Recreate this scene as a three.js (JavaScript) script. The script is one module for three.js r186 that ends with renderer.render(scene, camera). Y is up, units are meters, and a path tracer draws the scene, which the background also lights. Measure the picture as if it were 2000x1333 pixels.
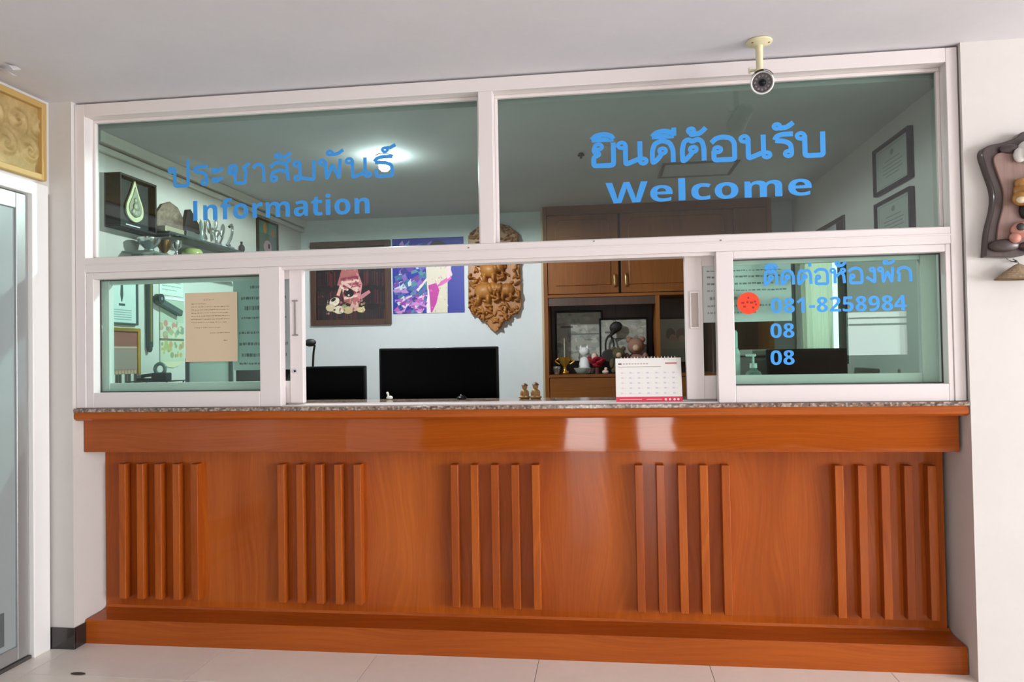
import * as THREE from 'three';
import { RoundedBoxGeometry } from 'three/addons/geometries/RoundedBoxGeometry.js';
import { mergeGeometries } from 'three/addons/utils/BufferGeometryUtils.js';
import { FontLoader } from 'three/addons/loaders/FontLoader.js';
import { RectAreaLightUniformsLib } from 'three/addons/lights/RectAreaLightUniformsLib.js';

// ───────────────────────── camera, sky, large lights, exposure ─────────────────────────
const scene = new THREE.Scene();
const camera = new THREE.PerspectiveCamera(50.91, 1.5, 0.05, 60);
camera.rotation.order = 'YXZ';
camera.rotation.set(0.0187, 0.1248, -0.0171);
camera.position.set(0.2538, 1.2866, 2.9628);
scene.background = new THREE.Color().setRGB(2.6, 2.7, 2.8);   // bright overcast day outside
RectAreaLightUniformsLib.init();
const renderer = new THREE.WebGLRenderer({ antialias: true });
renderer.toneMapping = THREE.LinearToneMapping;
renderer.toneMappingExposure = 1.0;
renderer.shadowMap.enabled = true;
function daylight(name, w, h, x, y, z, tx, tz, k, r, g, b) {   // daylight entering through an opening of this size
  const l = new THREE.RectAreaLight(new THREE.Color().setRGB(r, g, b), k, w, h);
  l.name = name; l.position.set(x, y, z); l.lookAt(tx, y, tz); scene.add(l);
}
daylight('daylight_side_opening', 4.4, 2.36, 7.98, 1.2, 3.8, 0, 3.8, 15.4, 0.98, 0.985, 1.02);
daylight('daylight_door_west', 0.5, 1.3, 0.02, 0.65, 6.48, 0.02, 0, 7.0, 1, 0.98, 0.96);
daylight('daylight_door_east', 0.42, 1.3, 0.93, 0.65, 6.48, 0.93, 0, 7.0, 1, 0.98, 0.96);
daylight('daylight_back_window', 0.7, 0.55, 3.72, 1.475, 6.48, 3.72, 0, 4.0, 1, 0.98, 0.96);

// ───────────────────────── helpers ─────────────────────────
let seed = 11;
const rnd = () => { seed = (seed * 1664525 + 1013904223) % 4294967296; return seed / 4294967296; };
const R = (a, b) => a + (b - a) * rnd();
const used = new Map();
const numbered = (n) => { const k = used.get(n) ?? 0; used.set(n, k + 1); return k ? `${n}_${String(k).padStart(3, '0')}` : n; };
function merge(list) {
  const gs = (Array.isArray(list) ? list : [list]).map((g) => {
    g = g.index ? g.toNonIndexed() : g;
    if (!g.attributes.uv) g.setAttribute('uv', new THREE.BufferAttribute(new Float32Array(g.attributes.position.count * 2), 2));
    for (const k of Object.keys(g.attributes)) if (!['position', 'normal', 'uv'].includes(k)) g.deleteAttribute(k);
    return g;
  });
  return gs.length > 1 ? mergeGeometries(gs) : gs[0];
}
function part(name, geos, mat, parent) {
  const m = new THREE.Mesh(merge(geos), mat);
  m.name = name; m.castShadow = m.receiveShadow = true; parent.add(m);
  return m;
}
function thing(name, label, category, pos = [0, 0, 0], group) {
  const g = new THREE.Group(); g.name = numbered(name); g.position.set(...pos); scene.add(g);
  g.userData = { label, category }; if (group) g.userData.group = group;
  return g;
}
function single(name, geos, mat, label, category, pos, group) {
  const m = part(numbered(name), geos, mat, scene); m.userData = { label, category };
  if (pos) m.position.set(...pos); if (group) m.userData.group = group;
  return m;
}
function struct(name, geos, mat, label) {
  const m = part(name, geos, mat, scene); m.userData = { kind: 'structure', label }; return m;
}
function structGroup(name, label) {
  const g = new THREE.Group(); g.name = name; scene.add(g); g.userData = { kind: 'structure', label }; return g;
}
// box between two corners, with uv in metres (dir: 'v' grain runs up, 'h' grain runs along x)
function uvm(g, dir = 'v') {
  g = g.index ? g.toNonIndexed() : g;
  const p = g.attributes.position, n = g.attributes.normal, uv = new Float32Array(p.count * 2);
  for (let i = 0; i < p.count; i += 3) {
    const ax = Math.abs(n.getX(i)), ay = Math.abs(n.getY(i)), az = Math.abs(n.getZ(i));
    for (let k = i; k < i + 3; k++) {
      const x = p.getX(k), y = p.getY(k), z = p.getZ(k);
      let a, b;
      if (az >= ax && az >= ay) [a, b] = [x, y]; else if (ax >= ay) [a, b] = [z, y]; else [a, b] = dir === 'h' ? [z, x] : [x, z];
      if (dir === 'h' && !(ay > ax && ay > az)) [a, b] = [b, a];
      uv[k * 2] = a; uv[k * 2 + 1] = b;
    }
  }
  g.setAttribute('uv', new THREE.BufferAttribute(uv, 2));
  return g;
}
function bx(x0, x1, y0, y1, z0, z1, r = 0, dir = 'v') {
  const w = Math.abs(x1 - x0), h = Math.abs(y1 - y0), d = Math.abs(z1 - z0);
  const g = r ? new RoundedBoxGeometry(w, h, d, 2, Math.min(r, w / 2.01, h / 2.01, d / 2.01)) : new THREE.BoxGeometry(w, h, d);
  g.translate((x0 + x1) / 2, (y0 + y1) / 2, (z0 + z1) / 2);
  return uvm(g, dir);
}
const lathe = (pts, seg = 28) => new THREE.LatheGeometry(pts.map((p) => new THREE.Vector2(...p)), seg);
const sph = (r, x = 0, y = 0, z = 0, sx = 1, sy = 1, sz = 1, seg = 16) => new THREE.SphereGeometry(r, seg, Math.ceil(seg * 0.7)).scale(sx, sy, sz).translate(x, y, z);
const cyl = (r0, r1, h, x = 0, y = 0, z = 0, seg = 24) => new THREE.CylinderGeometry(r1, r0, h, seg).translate(x, y, z);
const tube = (pts, r, seg = 40, rs = 10) => new THREE.TubeGeometry(new THREE.CatmullRomCurve3(pts.map((p) => new THREE.Vector3(...p))), seg, r, rs);
const plane = (w, h, x, y, z, ry = 0) => new THREE.PlaneGeometry(w, h).rotateY(ry).translate(x, y, z);
function extrude(pts, depth, bevel = 0, smooth = false) {
  const s = new THREE.Shape();
  if (smooth) { s.moveTo(...pts[0]); s.splineThru([...pts.slice(1), pts[0]].map((p) => new THREE.Vector2(...p))); } else { pts.forEach((p, i) => (i ? s.lineTo(...p) : s.moveTo(...p))); }
  return new THREE.ExtrudeGeometry(s, { depth, bevelEnabled: bevel > 0, bevelSize: bevel, bevelThickness: bevel, bevelSegments: 2, curveSegments: 24 });
}

// ───────────────────────── textures ─────────────────────────
const hash = (x, y, s) => { let h = (Math.imul(x, 374761393) + Math.imul(y, 668265263) + Math.imul(s, 1274126177)) | 0; h = Math.imul(h ^ (h >>> 13), 1274126177); return ((h ^ (h >>> 16)) >>> 0) / 4294967296; };
function vnoise(u, v, fx, fy, s) {   // periodic value noise on the unit square
  const x = u * fx, y = v * fy, xi = Math.floor(x), yi = Math.floor(y), f = x - xi, g = y - yi;
  const a = f * f * (3 - 2 * f), b = g * g * (3 - 2 * g), m = (p, q) => ((p % q) + q) % q;
  const h = (i, j) => hash(m(xi + i, fx), m(yi + j, fy), s);
  return (h(0, 0) * (1 - a) + h(1, 0) * a) * (1 - b) + (h(0, 1) * (1 - a) + h(1, 1) * a) * b;
}
function dataTex(n, fn, srgb = true) {
  const d = new Uint8Array(n * n * 4);
  for (let j = 0; j < n; j++) for (let i = 0; i < n; i++) {
    const c = fn(i / n, j / n), o = (j * n + i) * 4;
    for (let k = 0; k < 3; k++) d[o + k] = Math.max(0, Math.min(255, c[k]));
    d[o + 3] = 255;
  }
  const t = new THREE.DataTexture(d, n, n); t.wrapS = t.wrapT = THREE.RepeatWrapping; t.magFilter = THREE.LinearFilter; t.minFilter = THREE.LinearMipmapLinearFilter;
  if (srgb) t.colorSpace = THREE.SRGBColorSpace;
  t.needsUpdate = true; return t;
}
const mixc = (a, b, t) => a.map((v, i) => v + (b[i] - v) * t);
function woodTex(light, dark, s) {
  return dataTex(768, (u, v) => {
    const warp = vnoise(u, v, 5, 2, s) * 0.12 + vnoise(u, v, 11, 3, s + 1) * 0.04;
    const bandU = u + warp;
    const fine = vnoise(bandU, v, 190, 5, s + 2) * 0.45 + vnoise(bandU, v, 80, 3, s + 3) * 0.35 + vnoise(u, v, 330, 26, s + 6) * 0.2;
    const broad = vnoise(bandU, v, 9, 2, s + 4) * 0.6 + vnoise(u, v, 3, 2, s + 5) * 0.4;
    return mixc(light, dark, Math.max(0, Math.min(1, fine * 0.5 + broad * 0.75 - 0.18)));
  });
}
function canvasTex(w, h, draw) {
  const c = document.createElement('canvas'); c.width = w; c.height = h;
  draw(c.getContext('2d'), w, h);
  const t = new THREE.CanvasTexture(c); t.colorSpace = THREE.SRGBColorSpace; return t;
}
const mottled = (base, amp, f, s) => dataTex(256, (u, v) => { const n = (vnoise(u, v, f, f, s) * 0.5 + vnoise(u, v, f * 4, f * 4, s + 1) * 0.3 + vnoise(u, v, f * 12, f * 12, s + 2) * 0.2 - 0.5) * 2 * amp; return base.map((b) => b + n); });

// ───────────────────────── materials ─────────────────────────
const std = (color, roughness = 0.6, metalness = 0, extra = {}) => new THREE.MeshStandardMaterial({ color, roughness, metalness, ...extra });
const phys = (o) => new THREE.MeshPhysicalMaterial(o);
const woodMap = woodTex([198, 103, 31], [140, 60, 12], 3);
const woodMap2 = woodTex([200, 105, 33], [144, 63, 13], 21);
const M = {
  wood: phys({ map: woodMap, roughness: 0.5, specularIntensity: 0.15, clearcoat: 0.5, clearcoatRoughness: 0.06 }),
  wood2: phys({ map: woodMap2, roughness: 0.5, specularIntensity: 0.15, clearcoat: 0.5, clearcoatRoughness: 0.08 }),
  gloss: phys({ map: woodMap2, roughness: 0.045, specularIntensity: 0.9, bumpMap: dataTex(256, (u, v) => { const n = vnoise(u, v, 9, 5, 301) * 150 + vnoise(u, v, 26, 12, 302) * 70; return [n, n, n]; }, false), bumpScale: 0.0009 }),
  cabinet: phys({ map: woodTex([146, 88, 34], [100, 54, 17], 41), roughness: 0.5, specularIntensity: 0.5, clearcoat: 0.2, clearcoatRoughness: 0.25 }),
  darkWood: phys({ map: woodTex([92, 62, 44], [48, 30, 22], 51), roughness: 0.5, clearcoat: 0.2, clearcoatRoughness: 0.3 }),
  granite: phys({ map: dataTex(512, (u, v) => { const n = vnoise(u, v, 128, 128, 61), m = vnoise(u, v, 60, 60, 62), k = vnoise(u, v, 230, 230, 63); const c = n > 0.7 ? [176, 160, 148] : n < 0.24 ? [92, 76, 68] : m > 0.55 ? [146, 122, 106] : [122, 104, 92]; return c.map((x) => x + (k - 0.5) * 36); }), roughness: 0.18, clearcoat: 0.4, clearcoatRoughness: 0.08 }),
  wall: std(0xffffff, 0.7, 0, { map: mottled([214, 209, 204], 3, 6, 71) }),
  wallIn: std(0xffffff, 0.7, 0, { map: mottled([216, 221, 222], 3, 6, 75) }),
  ceiling: std(0xffffff, 0.85, 0, { map: mottled([220, 217, 221], 3, 5, 81) }),
  tile: [0, 1, 2].map((k) => phys({ map: mottled([250 - k * 2, 244 - k * 2, 234 - k], 4, 9, 91 + k * 5), roughness: 0.3, clearcoat: 0.2, clearcoatRoughness: 0.05 })),
  grout: std(0x8d8272, 0.9),
  floorIn: std(0x8f8474, 0.5),
  skirt: phys({ color: 0x2a2624, roughness: 0.25, clearcoat: 0.4 }),
  alu: phys({ color: 0xe9e0de, roughness: 0.32, clearcoat: 0.25, clearcoatRoughness: 0.2 }),
  aluGap: std(0x8f8a88, 0.7),
  seal: std(0x4a4c4a, 0.7),
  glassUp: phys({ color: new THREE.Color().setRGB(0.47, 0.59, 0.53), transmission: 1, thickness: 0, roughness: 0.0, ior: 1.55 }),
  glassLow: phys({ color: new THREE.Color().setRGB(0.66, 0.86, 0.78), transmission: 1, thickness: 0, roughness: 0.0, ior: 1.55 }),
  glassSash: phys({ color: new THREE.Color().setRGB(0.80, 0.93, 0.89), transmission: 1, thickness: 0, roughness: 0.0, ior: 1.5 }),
  clear: phys({ color: 0xf4fffb, transmission: 1, thickness: 0.01, roughness: 0.05, ior: 1.45 }),
  vinyl: std(0x3f9be8, 0.5),
  sticker: std(0xf4431c, 0.5),
  stickerInk: std(0xa01c08, 0.6),
  black: phys({ color: 0x08080a, roughness: 0.35, specularIntensity: 0.5 }),
  blackMatte: std(0x151516, 0.6),
  screen: phys({ color: 0x020203, roughness: 0.25, specularIntensity: 0.15 }),
  grey: std(0x8b8e90, 0.5),
  silver: std(0xd8dcdc, 0.18, 0.9),
  gold: std(0xd2a545, 0.3, 0.75),
  brass: std(0xe0c58a, 0.22, 0.85),
  white: std(0xf2f1ee, 0.5),
  cream: std(0xe8dfb8, 0.45),
  aluGrey: std(0xa9abab, 0.35, 0.55),
  doorPanel: phys({ color: 0x9aa5a5, roughness: 0.28, clearcoat: 0.3, clearcoatRoughness: 0.1 }),
};
M.wall.map.repeat.set(0.8, 0.8);

// ═════════════════════════ THE SETTING ═════════════════════════
const XL = -2.118, XR = 1.657, CEIL = 2.47, CIN = 2.38, ZB = -2.5;
// lobby floor: cream porcelain tiles with open joints
{
  const f = structGroup('floor', 'glossy cream porcelain floor tiles of the lobby');
  part('grout_bed', bx(-2.6, 8.2, -0.06, -0.004, -0.5, 6.7), M.grout, f);
  const g = new RoundedBoxGeometry(0.698, 0.02, 0.698, 1, 0.0012); const gm = uvm(g);
  for (let i = -2; i < 14; i++) for (let j = 0; j < 10; j++) {
    const m = part('tile', gm, M.tile[Math.floor(rnd() * 3)], f);
    m.position.set(-1.4355 + 0.7 * i + 0.35, -0.01, -0.45 + 0.7 * j + 0.35);
  }
}
struct('floor_office', bx(-2.3, 1.75, -0.06, -0.002, -2.9, -0.45), M.floorIn, 'plain floor of the office behind the counter');
{
  const c = structGroup('ceiling', 'flat pale grey painted ceiling of the lobby');
  part('ceiling_slab', bx(-2.6, 8.2, CEIL, CEIL + 0.15, -0.13, 6.7), M.ceiling, c);
  // loose curl of paint hanging near the gold panel
  const curl = [];
  for (const [x, z, w, a, t] of [[-2.09, 0.395, 0.075, 0.3, 0.2], [-2.03, 0.425, 0.06, -0.4, 0.42], [-2.13, 0.37, 0.05, 0.9, 0.5]]) {
    const p = new THREE.PlaneGeometry(w, w * 0.5, 8, 4); const q = p.attributes.position;
    for (let i = 0; i < q.count; i++) q.setZ(i, Math.pow(Math.abs(q.getX(i) / w + 0.5), 2) * 0.03 * (1 + q.getY(i) * 8));
    p.computeVertexNormals(); curl.push(p.rotateX(Math.PI / 2 + t * 0.3).rotateY(a).translate(x, CEIL - 0.004, z));
  }
  part('paint_flake', curl, std(0xe9e6e4, 0.8, 0, { side: THREE.DoubleSide }), c);
}
struct('ceiling_office', bx(XL - 0.15, XR + 0.1, CIN, CEIL + 0.15, -2.9, -0.13), M.ceiling, 'dim painted ceiling of the office behind the glazing');
struct('wall_left', [bx(-2.40, -2.23, 2.05, CEIL, 0, 6.7), bx(-2.40, -2.23, 0, 2.05, 3.75, 6.7), bx(-2.52, -2.44, 0, 2.05, 0, 3.8)], M.wall, 'cream lobby side wall with the aluminium door');
struct('wall_left_pier', [bx(-2.45, XL, 0, CEIL + 0.1, -2.9, 0)], M.wall, 'cream pier and side wall at the left end of the counter');
struct('wall_right', [bx(XR, 8.2, 0, CEIL + 0.1, -0.14, 0),
  bx(XR, XR + 0.14, 0, CEIL + 0.1, -1.48, -0.14), bx(XR, XR + 0.14, 0, CEIL + 0.1, -2.9, -2.08), bx(XR, XR + 0.14, 0, 1.2, -2.08, -1.48), bx(XR, XR + 0.14, 2.06, CEIL + 0.1, -2.08, -1.48)], M.wall, 'white wall at the right end of the counter');
struct('wall_back', [bx(XL, -0.17, 0, CIN, ZB - 0.1, ZB), bx(1.475, XR, 0, CIN, ZB - 0.1, ZB), bx(-0.2, 1.5, 0, CIN, -2.9, -2.84)], M.wallIn, 'pale blue white back wall of the office');
struct('wall_lobby_side', [bx(8.0, 8.2, 2.4, CEIL, 0, 6.7), bx(8.0, 8.2, 0, 2.4, 0, 1.6), bx(8.0, 8.2, 0, 2.4, 6.0, 6.7)], M.darkWood, 'lobby side wall with a wide open front');  // out of view; dark finish added to soak up bounced light
struct('wall_lobby_front', [bx(-2.6, 8.2, 2.2, CEIL, 6.5, 6.7), bx(-2.6, -0.23, 0, 2.2, 6.5, 6.7), bx(-0.23, 1.14, 1.3, 2.2, 6.5, 6.7), bx(0.27, 0.72, 0, 1.3, 6.5, 6.7), bx(1.14, 3.37, 0, 2.2, 6.5, 6.7), bx(3.37, 4.07, 0, 1.2, 6.5, 6.7), bx(3.37, 4.07, 1.75, 2.2, 6.5, 6.7), bx(3.37, 4.07, 1.575, 1.6, 6.42, 6.46), bx(3.37, 4.07, 1.66, 1.68, 6.42, 6.46), bx(4.07, 8.2, 0, 2.2, 6.5, 6.7)], M.darkWood, 'unseen lobby front wall darkened to cut fill light, with low doorways');  // unseen wall, darkened to cut fill; added pier splits the doorway reflection
struct('baseboard_left', [bx(-2.262, XL + 0.008, 0, 0.095, -0.002, 0.008, 0.002), bx(XL - 0.002, XL + 0.008, 0, 0.095, -0.075, 0.004, 0.002)], M.skirt, 'black stone skirting round the foot of the left pier');
{
  const t = structGroup('trim_1', 'stepped cornice along the office side wall under its ceiling');
  part('cornice_upper', bx(XL, XL + 0.05, 2.325, CIN, ZB, -0.13, 0.006), M.wall, t);
  part('cornice_lower', bx(XL, XL + 0.028, 2.288, 2.318, ZB, -0.13, 0.006), M.wall, t);
}
// black-framed window in the office side wall, with a curtain
{
  const w = structGroup('window_2', 'dark framed office window beside the cabinet');
  const dk = std(0x35322f, 0.5);
  for (const [z0, z1, y0, y1] of [[-2.08, -1.36, 2.03, 2.06], [-2.08, -1.36, 1.2, 1.23], [-2.08, -2.05, 1.23, 2.03], [-1.49, -1.36, 1.23, 2.03]]) part('frame', bx(XR - 0.012, XR + 0.06, y0, y1, z0, z1, 0.004), dk, w);
  part('pane', plane(0.58, 0.8, XR + 0.05, 1.63, -1.77, -Math.PI / 2), M.glassSash, w);
}

// ═════════════════════════ DOOR on the left wall ═════════════════════════
{
  const d = structGroup('door_1', 'grey aluminium door in a white frame on the left wall');
  const fr = part('door_frame', [bx(-2.25, -2.222, 0, 2.085, 0.012, 0.105, 0.004), bx(-2.25, -2.222, 2.03, 2.085, 0.105, 3.75, 0.004), bx(-2.25, -2.222, 0, 2.03, 3.66, 3.75, 0.004)], M.white, d);
  fr.userData.label = 'white painted door frame';
  part('jamb', [bx(-2.40, -2.25, 0, 2.03, 0.09, 0.105), bx(-2.40, -2.25, 2.03, 2.06, 0.09, 3.75)], M.white, d);
  const zA = 0.108, zB = 3.66, xs = [-2.275, -2.245];  // unseen length of the grey leaf is added to cut side wall bounce
  const leaf = new THREE.Group(); leaf.name = 'door_leaf'; d.add(leaf);
  part('stile', bx(...xs, 0.015, 2.025, zA, zA + 0.06, 0.004), M.aluGrey, leaf);
  part('stile', bx(...xs, 0.015, 2.025, zB - 0.06, zB, 0.004), M.aluGrey, leaf);
  part('rail', bx(...xs, 1.955, 2.025, zA + 0.06, zB - 0.06, 0.004), M.aluGrey, leaf);
  part('rail', bx(...xs, 0.015, 0.075, zA + 0.06, zB - 0.06, 0.004), M.aluGrey, leaf);
  part('panel', bx(-2.268, -2.256, 0.075, 1.955, zA + 0.06, zB - 0.06), M.doorPanel, leaf);
  part('kick_plate', bx(-2.2555, -2.252, 0.10, 0.24, 0.23, 1.7, 0.001), std(0x5d6566, 0.4), leaf);
  part('threshold', bx(-2.28, -2.235, 0, 0.014, 0.106, 3.66), std(0x4a4846, 0.5), d);
}
// gold carved panel over the door
{
  const t = thing('gold_relief_panel', 'gold carved panel in a yellow frame above the aluminium door', 'panel', [-2.23, 2.097, 0.045]);
  const Lz = 1.9, H = 0.35, fw = 0.028;
  const yw = std(0xbf9d5e, 0.5, 0.05), gd = std(0xffffff, 0.55, 0.1, { map: mottled([176, 150, 98], 26, 14, 131) });
  part('frame_stile', bx(0.001, 0.03, 0, H, 0, fw, 0.005), yw, t);
  part('frame_stile', bx(0.001, 0.03, 0, H, Lz - fw, Lz, 0.005), yw, t);
  part('frame_rail', bx(0.001, 0.03, H - fw, H, fw, Lz - fw, 0.005), yw, t);
  part('frame_rail', bx(0.001, 0.03, 0, fw, fw, Lz - fw, 0.005), yw, t);
  const g = new THREE.PlaneGeometry(Lz - 2 * fw, H - 2 * fw, 420, 74), p = g.attributes.position;
  for (let i = 0; i < p.count; i++) {
    const u = p.getX(i), v = p.getY(i); let h = 0;
    for (let k = -8; k <= 8; k++) for (let q = 0; q < 2; q++) {
      const cx = k * 0.125 + (q ? 0.06 : 0), cy = q ? 0.06 : -0.055, dx = u - cx, dy = v - cy, r = Math.hypot(dx, dy), a = Math.atan2(dy, dx) * (q ? 1 : -1);
      if (r < 0.075) h = Math.max(h, (0.5 + 0.5 * Math.cos(a + r * 130)) * (1 - r / 0.075) * 1.5);
    }
    h += 0.35 * vnoise(u + 2, v + 2, 997, 997, 5) * 0.3;
    p.setZ(i, Math.min(1, h) * 0.014);
  }
  g.computeVertexNormals();
  part('carved_field', uvm(g).rotateY(Math.PI / 2).translate(0.006, H / 2, Lz / 2), gd, t);
}

// ═════════════════════════ RECEPTION COUNTER ═════════════════════════
{
  const t = thing('reception_counter', 'long varnished orange brown wooden reception counter with groups of vertical slats', 'counter');
  const x0 = XL + 0.003, x1 = XR - 0.003, zP = -0.066, zb = -0.21;
  part('front_panel', bx(x0, x1 - 0.012, 0.09, 0.9, zb - 0.03, zb, 0, 'v'), M.wood, t);
  part('carcass', bx(x0, x1 - 0.012, 0.02, 1.03, -0.48, zb - 0.031), M.darkWood, t);
  const pl = extrude([[zb - 0.02, 0], [zP, 0], [zP, 0.100], [zP - 0.006, 0.107], [zb + 0.03, 0.112], [zb + 0.006, 0.118], [zb, 0.128], [zb - 0.02, 0.128]], x1 - x0 - 0.004);
  part('plinth', uvm(pl.rotateY(-Math.PI / 2).translate(x1 - 0.002, 0, 0), 'h'), M.wood2, t);
  part('fascia', bx(x0, x1 - 0.01, 0.871, 1.022, zb - 0.03, zP, 0.003, 'h'), M.gloss, t);
  part('edge_moulding', uvm(extrude([[-0.10, 1.019], [-0.02, 1.019], [-0.006, 1.028], [-0.003, 1.042], [-0.008, 1.058], [-0.10, 1.058]], x1 - x0 - 0.002).rotateY(-Math.PI / 2).translate(x1 - 0.001, 0, 0), 'h'), M.wood2, t);
  const sg = [0, 1, 2].map((k) => uvm(new RoundedBoxGeometry(0.034, 0.632, 0.044, 2, 0.003).translate(0.31 * k, 0.2 * k, 0)).translate(-0.31 * k, -0.2 * k, 0));
  for (const gx of [-2.018, -1.233, -0.425, 0.383, 1.203]) for (let k = 0; k < 5; k++) {
    const m = part('slat', sg[Math.floor(rnd() * 3)], rnd() < 0.5 ? M.wood : M.wood2, t);
    m.position.set(gx + 0.017 + k * 0.0905, 0.486, zb + 0.0215);
  }
}
single('counter_top', bx(XL + 0.002, XR - 0.002, 1.058, 1.075, -0.5, -0.001, 0.003, 'h'), M.granite, 'speckled brown granite counter top under the white window frames', 'counter top');

// ═════════════════════════ GLAZED SCREEN (window_1) ═════════════════════════
const win = structGroup('window_1', 'white aluminium framed glazed screen above the counter');
const zF = -0.02, zK = -0.115;
{
  const rail = (x0, x1, y0, y1, z0 = zK, z1 = zF, n = 'frame_rail') => part(n, bx(x0, x1, y0, y1, z0, z1, 0.003), M.alu, win);
  const stile = (x0, x1, y0, y1, z0 = zK, z1 = zF, n = 'frame_stile') => part(n, bx(x0, x1, y0, y1, z0, z1, 0.003), M.alu, win);
  // outer frame
  stile(XL + 0.001, -2.068, 1.076, 2.462); stile(1.612, XR - 0.001, 1.076, 2.462);
  rail(-2.068, 1.612, 2.405, 2.462); 
  const mid = rail(-2.068, 1.612, 1.690, 1.757); mid.name = 'middle_rail';
  part('rail_lip', bx(-2.068, 1.612, 1.7235, 1.7295, zF - 0.002, zF + 0.004, 0.002), M.alu, win);
  stile(-0.249, -0.187, 1.757, 2.405, zK, zF, 'mullion');
  part('sealant_joint', bx(XR - 0.0045, XR - 0.0005, 1.076, 2.462, zF - 0.01, zF + 0.003), std(0x6f6866, 0.8), win);
  // beads round the upper panes
  for (const [a, b] of [[-2.068, -0.249], [-0.187, 1.612]]) {
    part('glazing_bead', bx(a, b, 2.391, 2.405, -0.1, -0.075, 0.003), M.alu, win);
    part('glazing_bead', bx(a, b, 1.757, 1.768, -0.1, -0.075, 0.003), M.alu, win);
    part('glazing_bead', bx(a, a + 0.013, 1.768, 2.391, -0.1, -0.075, 0.003), M.alu, win);
    part('glazing_bead', bx(b - 0.013, b, 1.768, 2.391, -0.1, -0.075, 0.003), M.alu, win);
  }
  // lower fixed frames
  for (const [a, b, l, r] of [[-2.068, -1.143, 0.036, 0.096], [0.719, 1.612, 0.068, 0.02]]) {
    stile(a, a + l, 1.0755, 1.690, -0.075, zF - 0.004); stile(b - r, b, 1.0755, 1.690, -0.075, zF - 0.004);
    rail(a + l, b - r, 1.0755, 1.144, -0.075, zF - 0.004); rail(a + l, b - r, 1.660, 1.690, -0.075, zF - 0.004);
    for (const g of [bx(a + l, b - r, 1.144, 1.149, -0.073, -0.067), bx(a + l, b - r, 1.655, 1.660, -0.073, -0.067), bx(a + l, a + l + 0.004, 1.149, 1.655, -0.073, -0.067), bx(b - r - 0.004, b - r, 1.149, 1.655, -0.073, -0.067)]) part('gasket', g, M.seal, win);
  }
  // sliding track under and over the opening
  for (const [x, y] of [[0.74, 1.735], [-0.299, 1.742], [0.229, 1.75]]) part('screw', cyl(0.0035, 0.0035, 0.003, 0, 0, 0, 10).rotateX(Math.PI / 2).translate(x, y, zF + 0.001), M.aluGap, win);
  part('sill_track', [bx(-1.143, 0.719, 1.0755, 1.080, -0.118, -0.03), bx(-1.143, 0.719, 1.08, 1.085, -0.104, -0.1)], M.alu, win);
  part('head_track', bx(-1.143, 0.719, 1.678, 1.690, -0.116, -0.04), M.alu, win);
}
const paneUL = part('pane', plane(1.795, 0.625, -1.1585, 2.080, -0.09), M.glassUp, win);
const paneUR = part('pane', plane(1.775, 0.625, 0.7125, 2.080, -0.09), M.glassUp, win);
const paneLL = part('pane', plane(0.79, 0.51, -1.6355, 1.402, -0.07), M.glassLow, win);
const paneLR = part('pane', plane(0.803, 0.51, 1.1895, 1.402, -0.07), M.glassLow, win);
// sliding sashes pushed behind the fixed panes
function sash(x0, x1, dirn) {
  const s = new THREE.Group(); s.name = 'sash'; win.add(s);
  s.userData.label = dirn > 0 ? 'sliding sash with a flat pull and a round lock' : 'sliding sash with a recessed pull';
  const z0 = -0.118, z1 = -0.084, w = 0.056;
  part('stile', bx(x0, x0 + (dirn > 0 ? 0.036 : w + 0.016), 1.087, 1.684, z0, z1, 0.003), M.alu, s);
  part('stile', bx(x1 - (dirn > 0 ? w + 0.005 : 0.062), x1, 1.087, 1.684, z0, z1, 0.003), M.alu, s);
  part('rail', bx(x0 + 0.036, x1 - 0.056, 1.087, 1.185, z0 + 0.004, z1 - 0.004, 0.003), M.alu, s);
  part('rail', bx(x0 + 0.036, x1 - 0.056, 1.640, 1.684, z0 + 0.004, z1 - 0.004, 0.003), M.alu, s);
  part('glass', plane(x1 - x0 - 0.07, 0.47, (x0 + x1) / 2, 1.412, -0.102), M.glassSash, s);
  if (dirn > 0) {
    const hx = x1 - 0.034;
    part('pull', [bx(hx - 0.013, hx + 0.013, 1.539, 1.545, z1, z1 + 0.005, 0.001), bx(hx - 0.013, hx + 0.013, 1.386, 1.392, z1, z1 + 0.005, 0.001), bx(hx - 0.003, hx + 0.003, 1.392, 1.539, z1, z1 + 0.004, 0.001)], M.aluGap, s);
    part('lock', [cyl(0.009, 0.009, 0.006).rotateX(Math.PI / 2).translate(hx - 0.002, 1.229, z1 + 0.003)], M.silver, s);
    part('keyhole', [cyl(0.0045, 0.0045, 0.002).rotateX(Math.PI / 2).translate(hx - 0.002, 1.229, z1 + 0.0068)], M.black, s);
  } else {
    const hx = x0 + 0.038;
    part('pull', [bx(hx - 0.02, hx - 0.014, 1.386, 1.53, z1, z1 + 0.006, 0.002), bx(hx + 0.014, hx + 0.02, 1.386, 1.53, z1, z1 + 0.006, 0.002), bx(hx - 0.02, hx + 0.02, 1.38, 1.388, z1, z1 + 0.006, 0.002), bx(hx - 0.02, hx + 0.02, 1.528, 1.536, z1, z1 + 0.006, 0.002)], M.alu, s);
    part('pull_recess', bx(hx - 0.0135, hx + 0.0135, 1.388, 1.528, z1, z1 + 0.0012), std(0xb9aca4, 0.6), s);
  }
}
sash(-2.035, -1.066, 1); sash(0.600, 1.585, -1);

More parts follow.
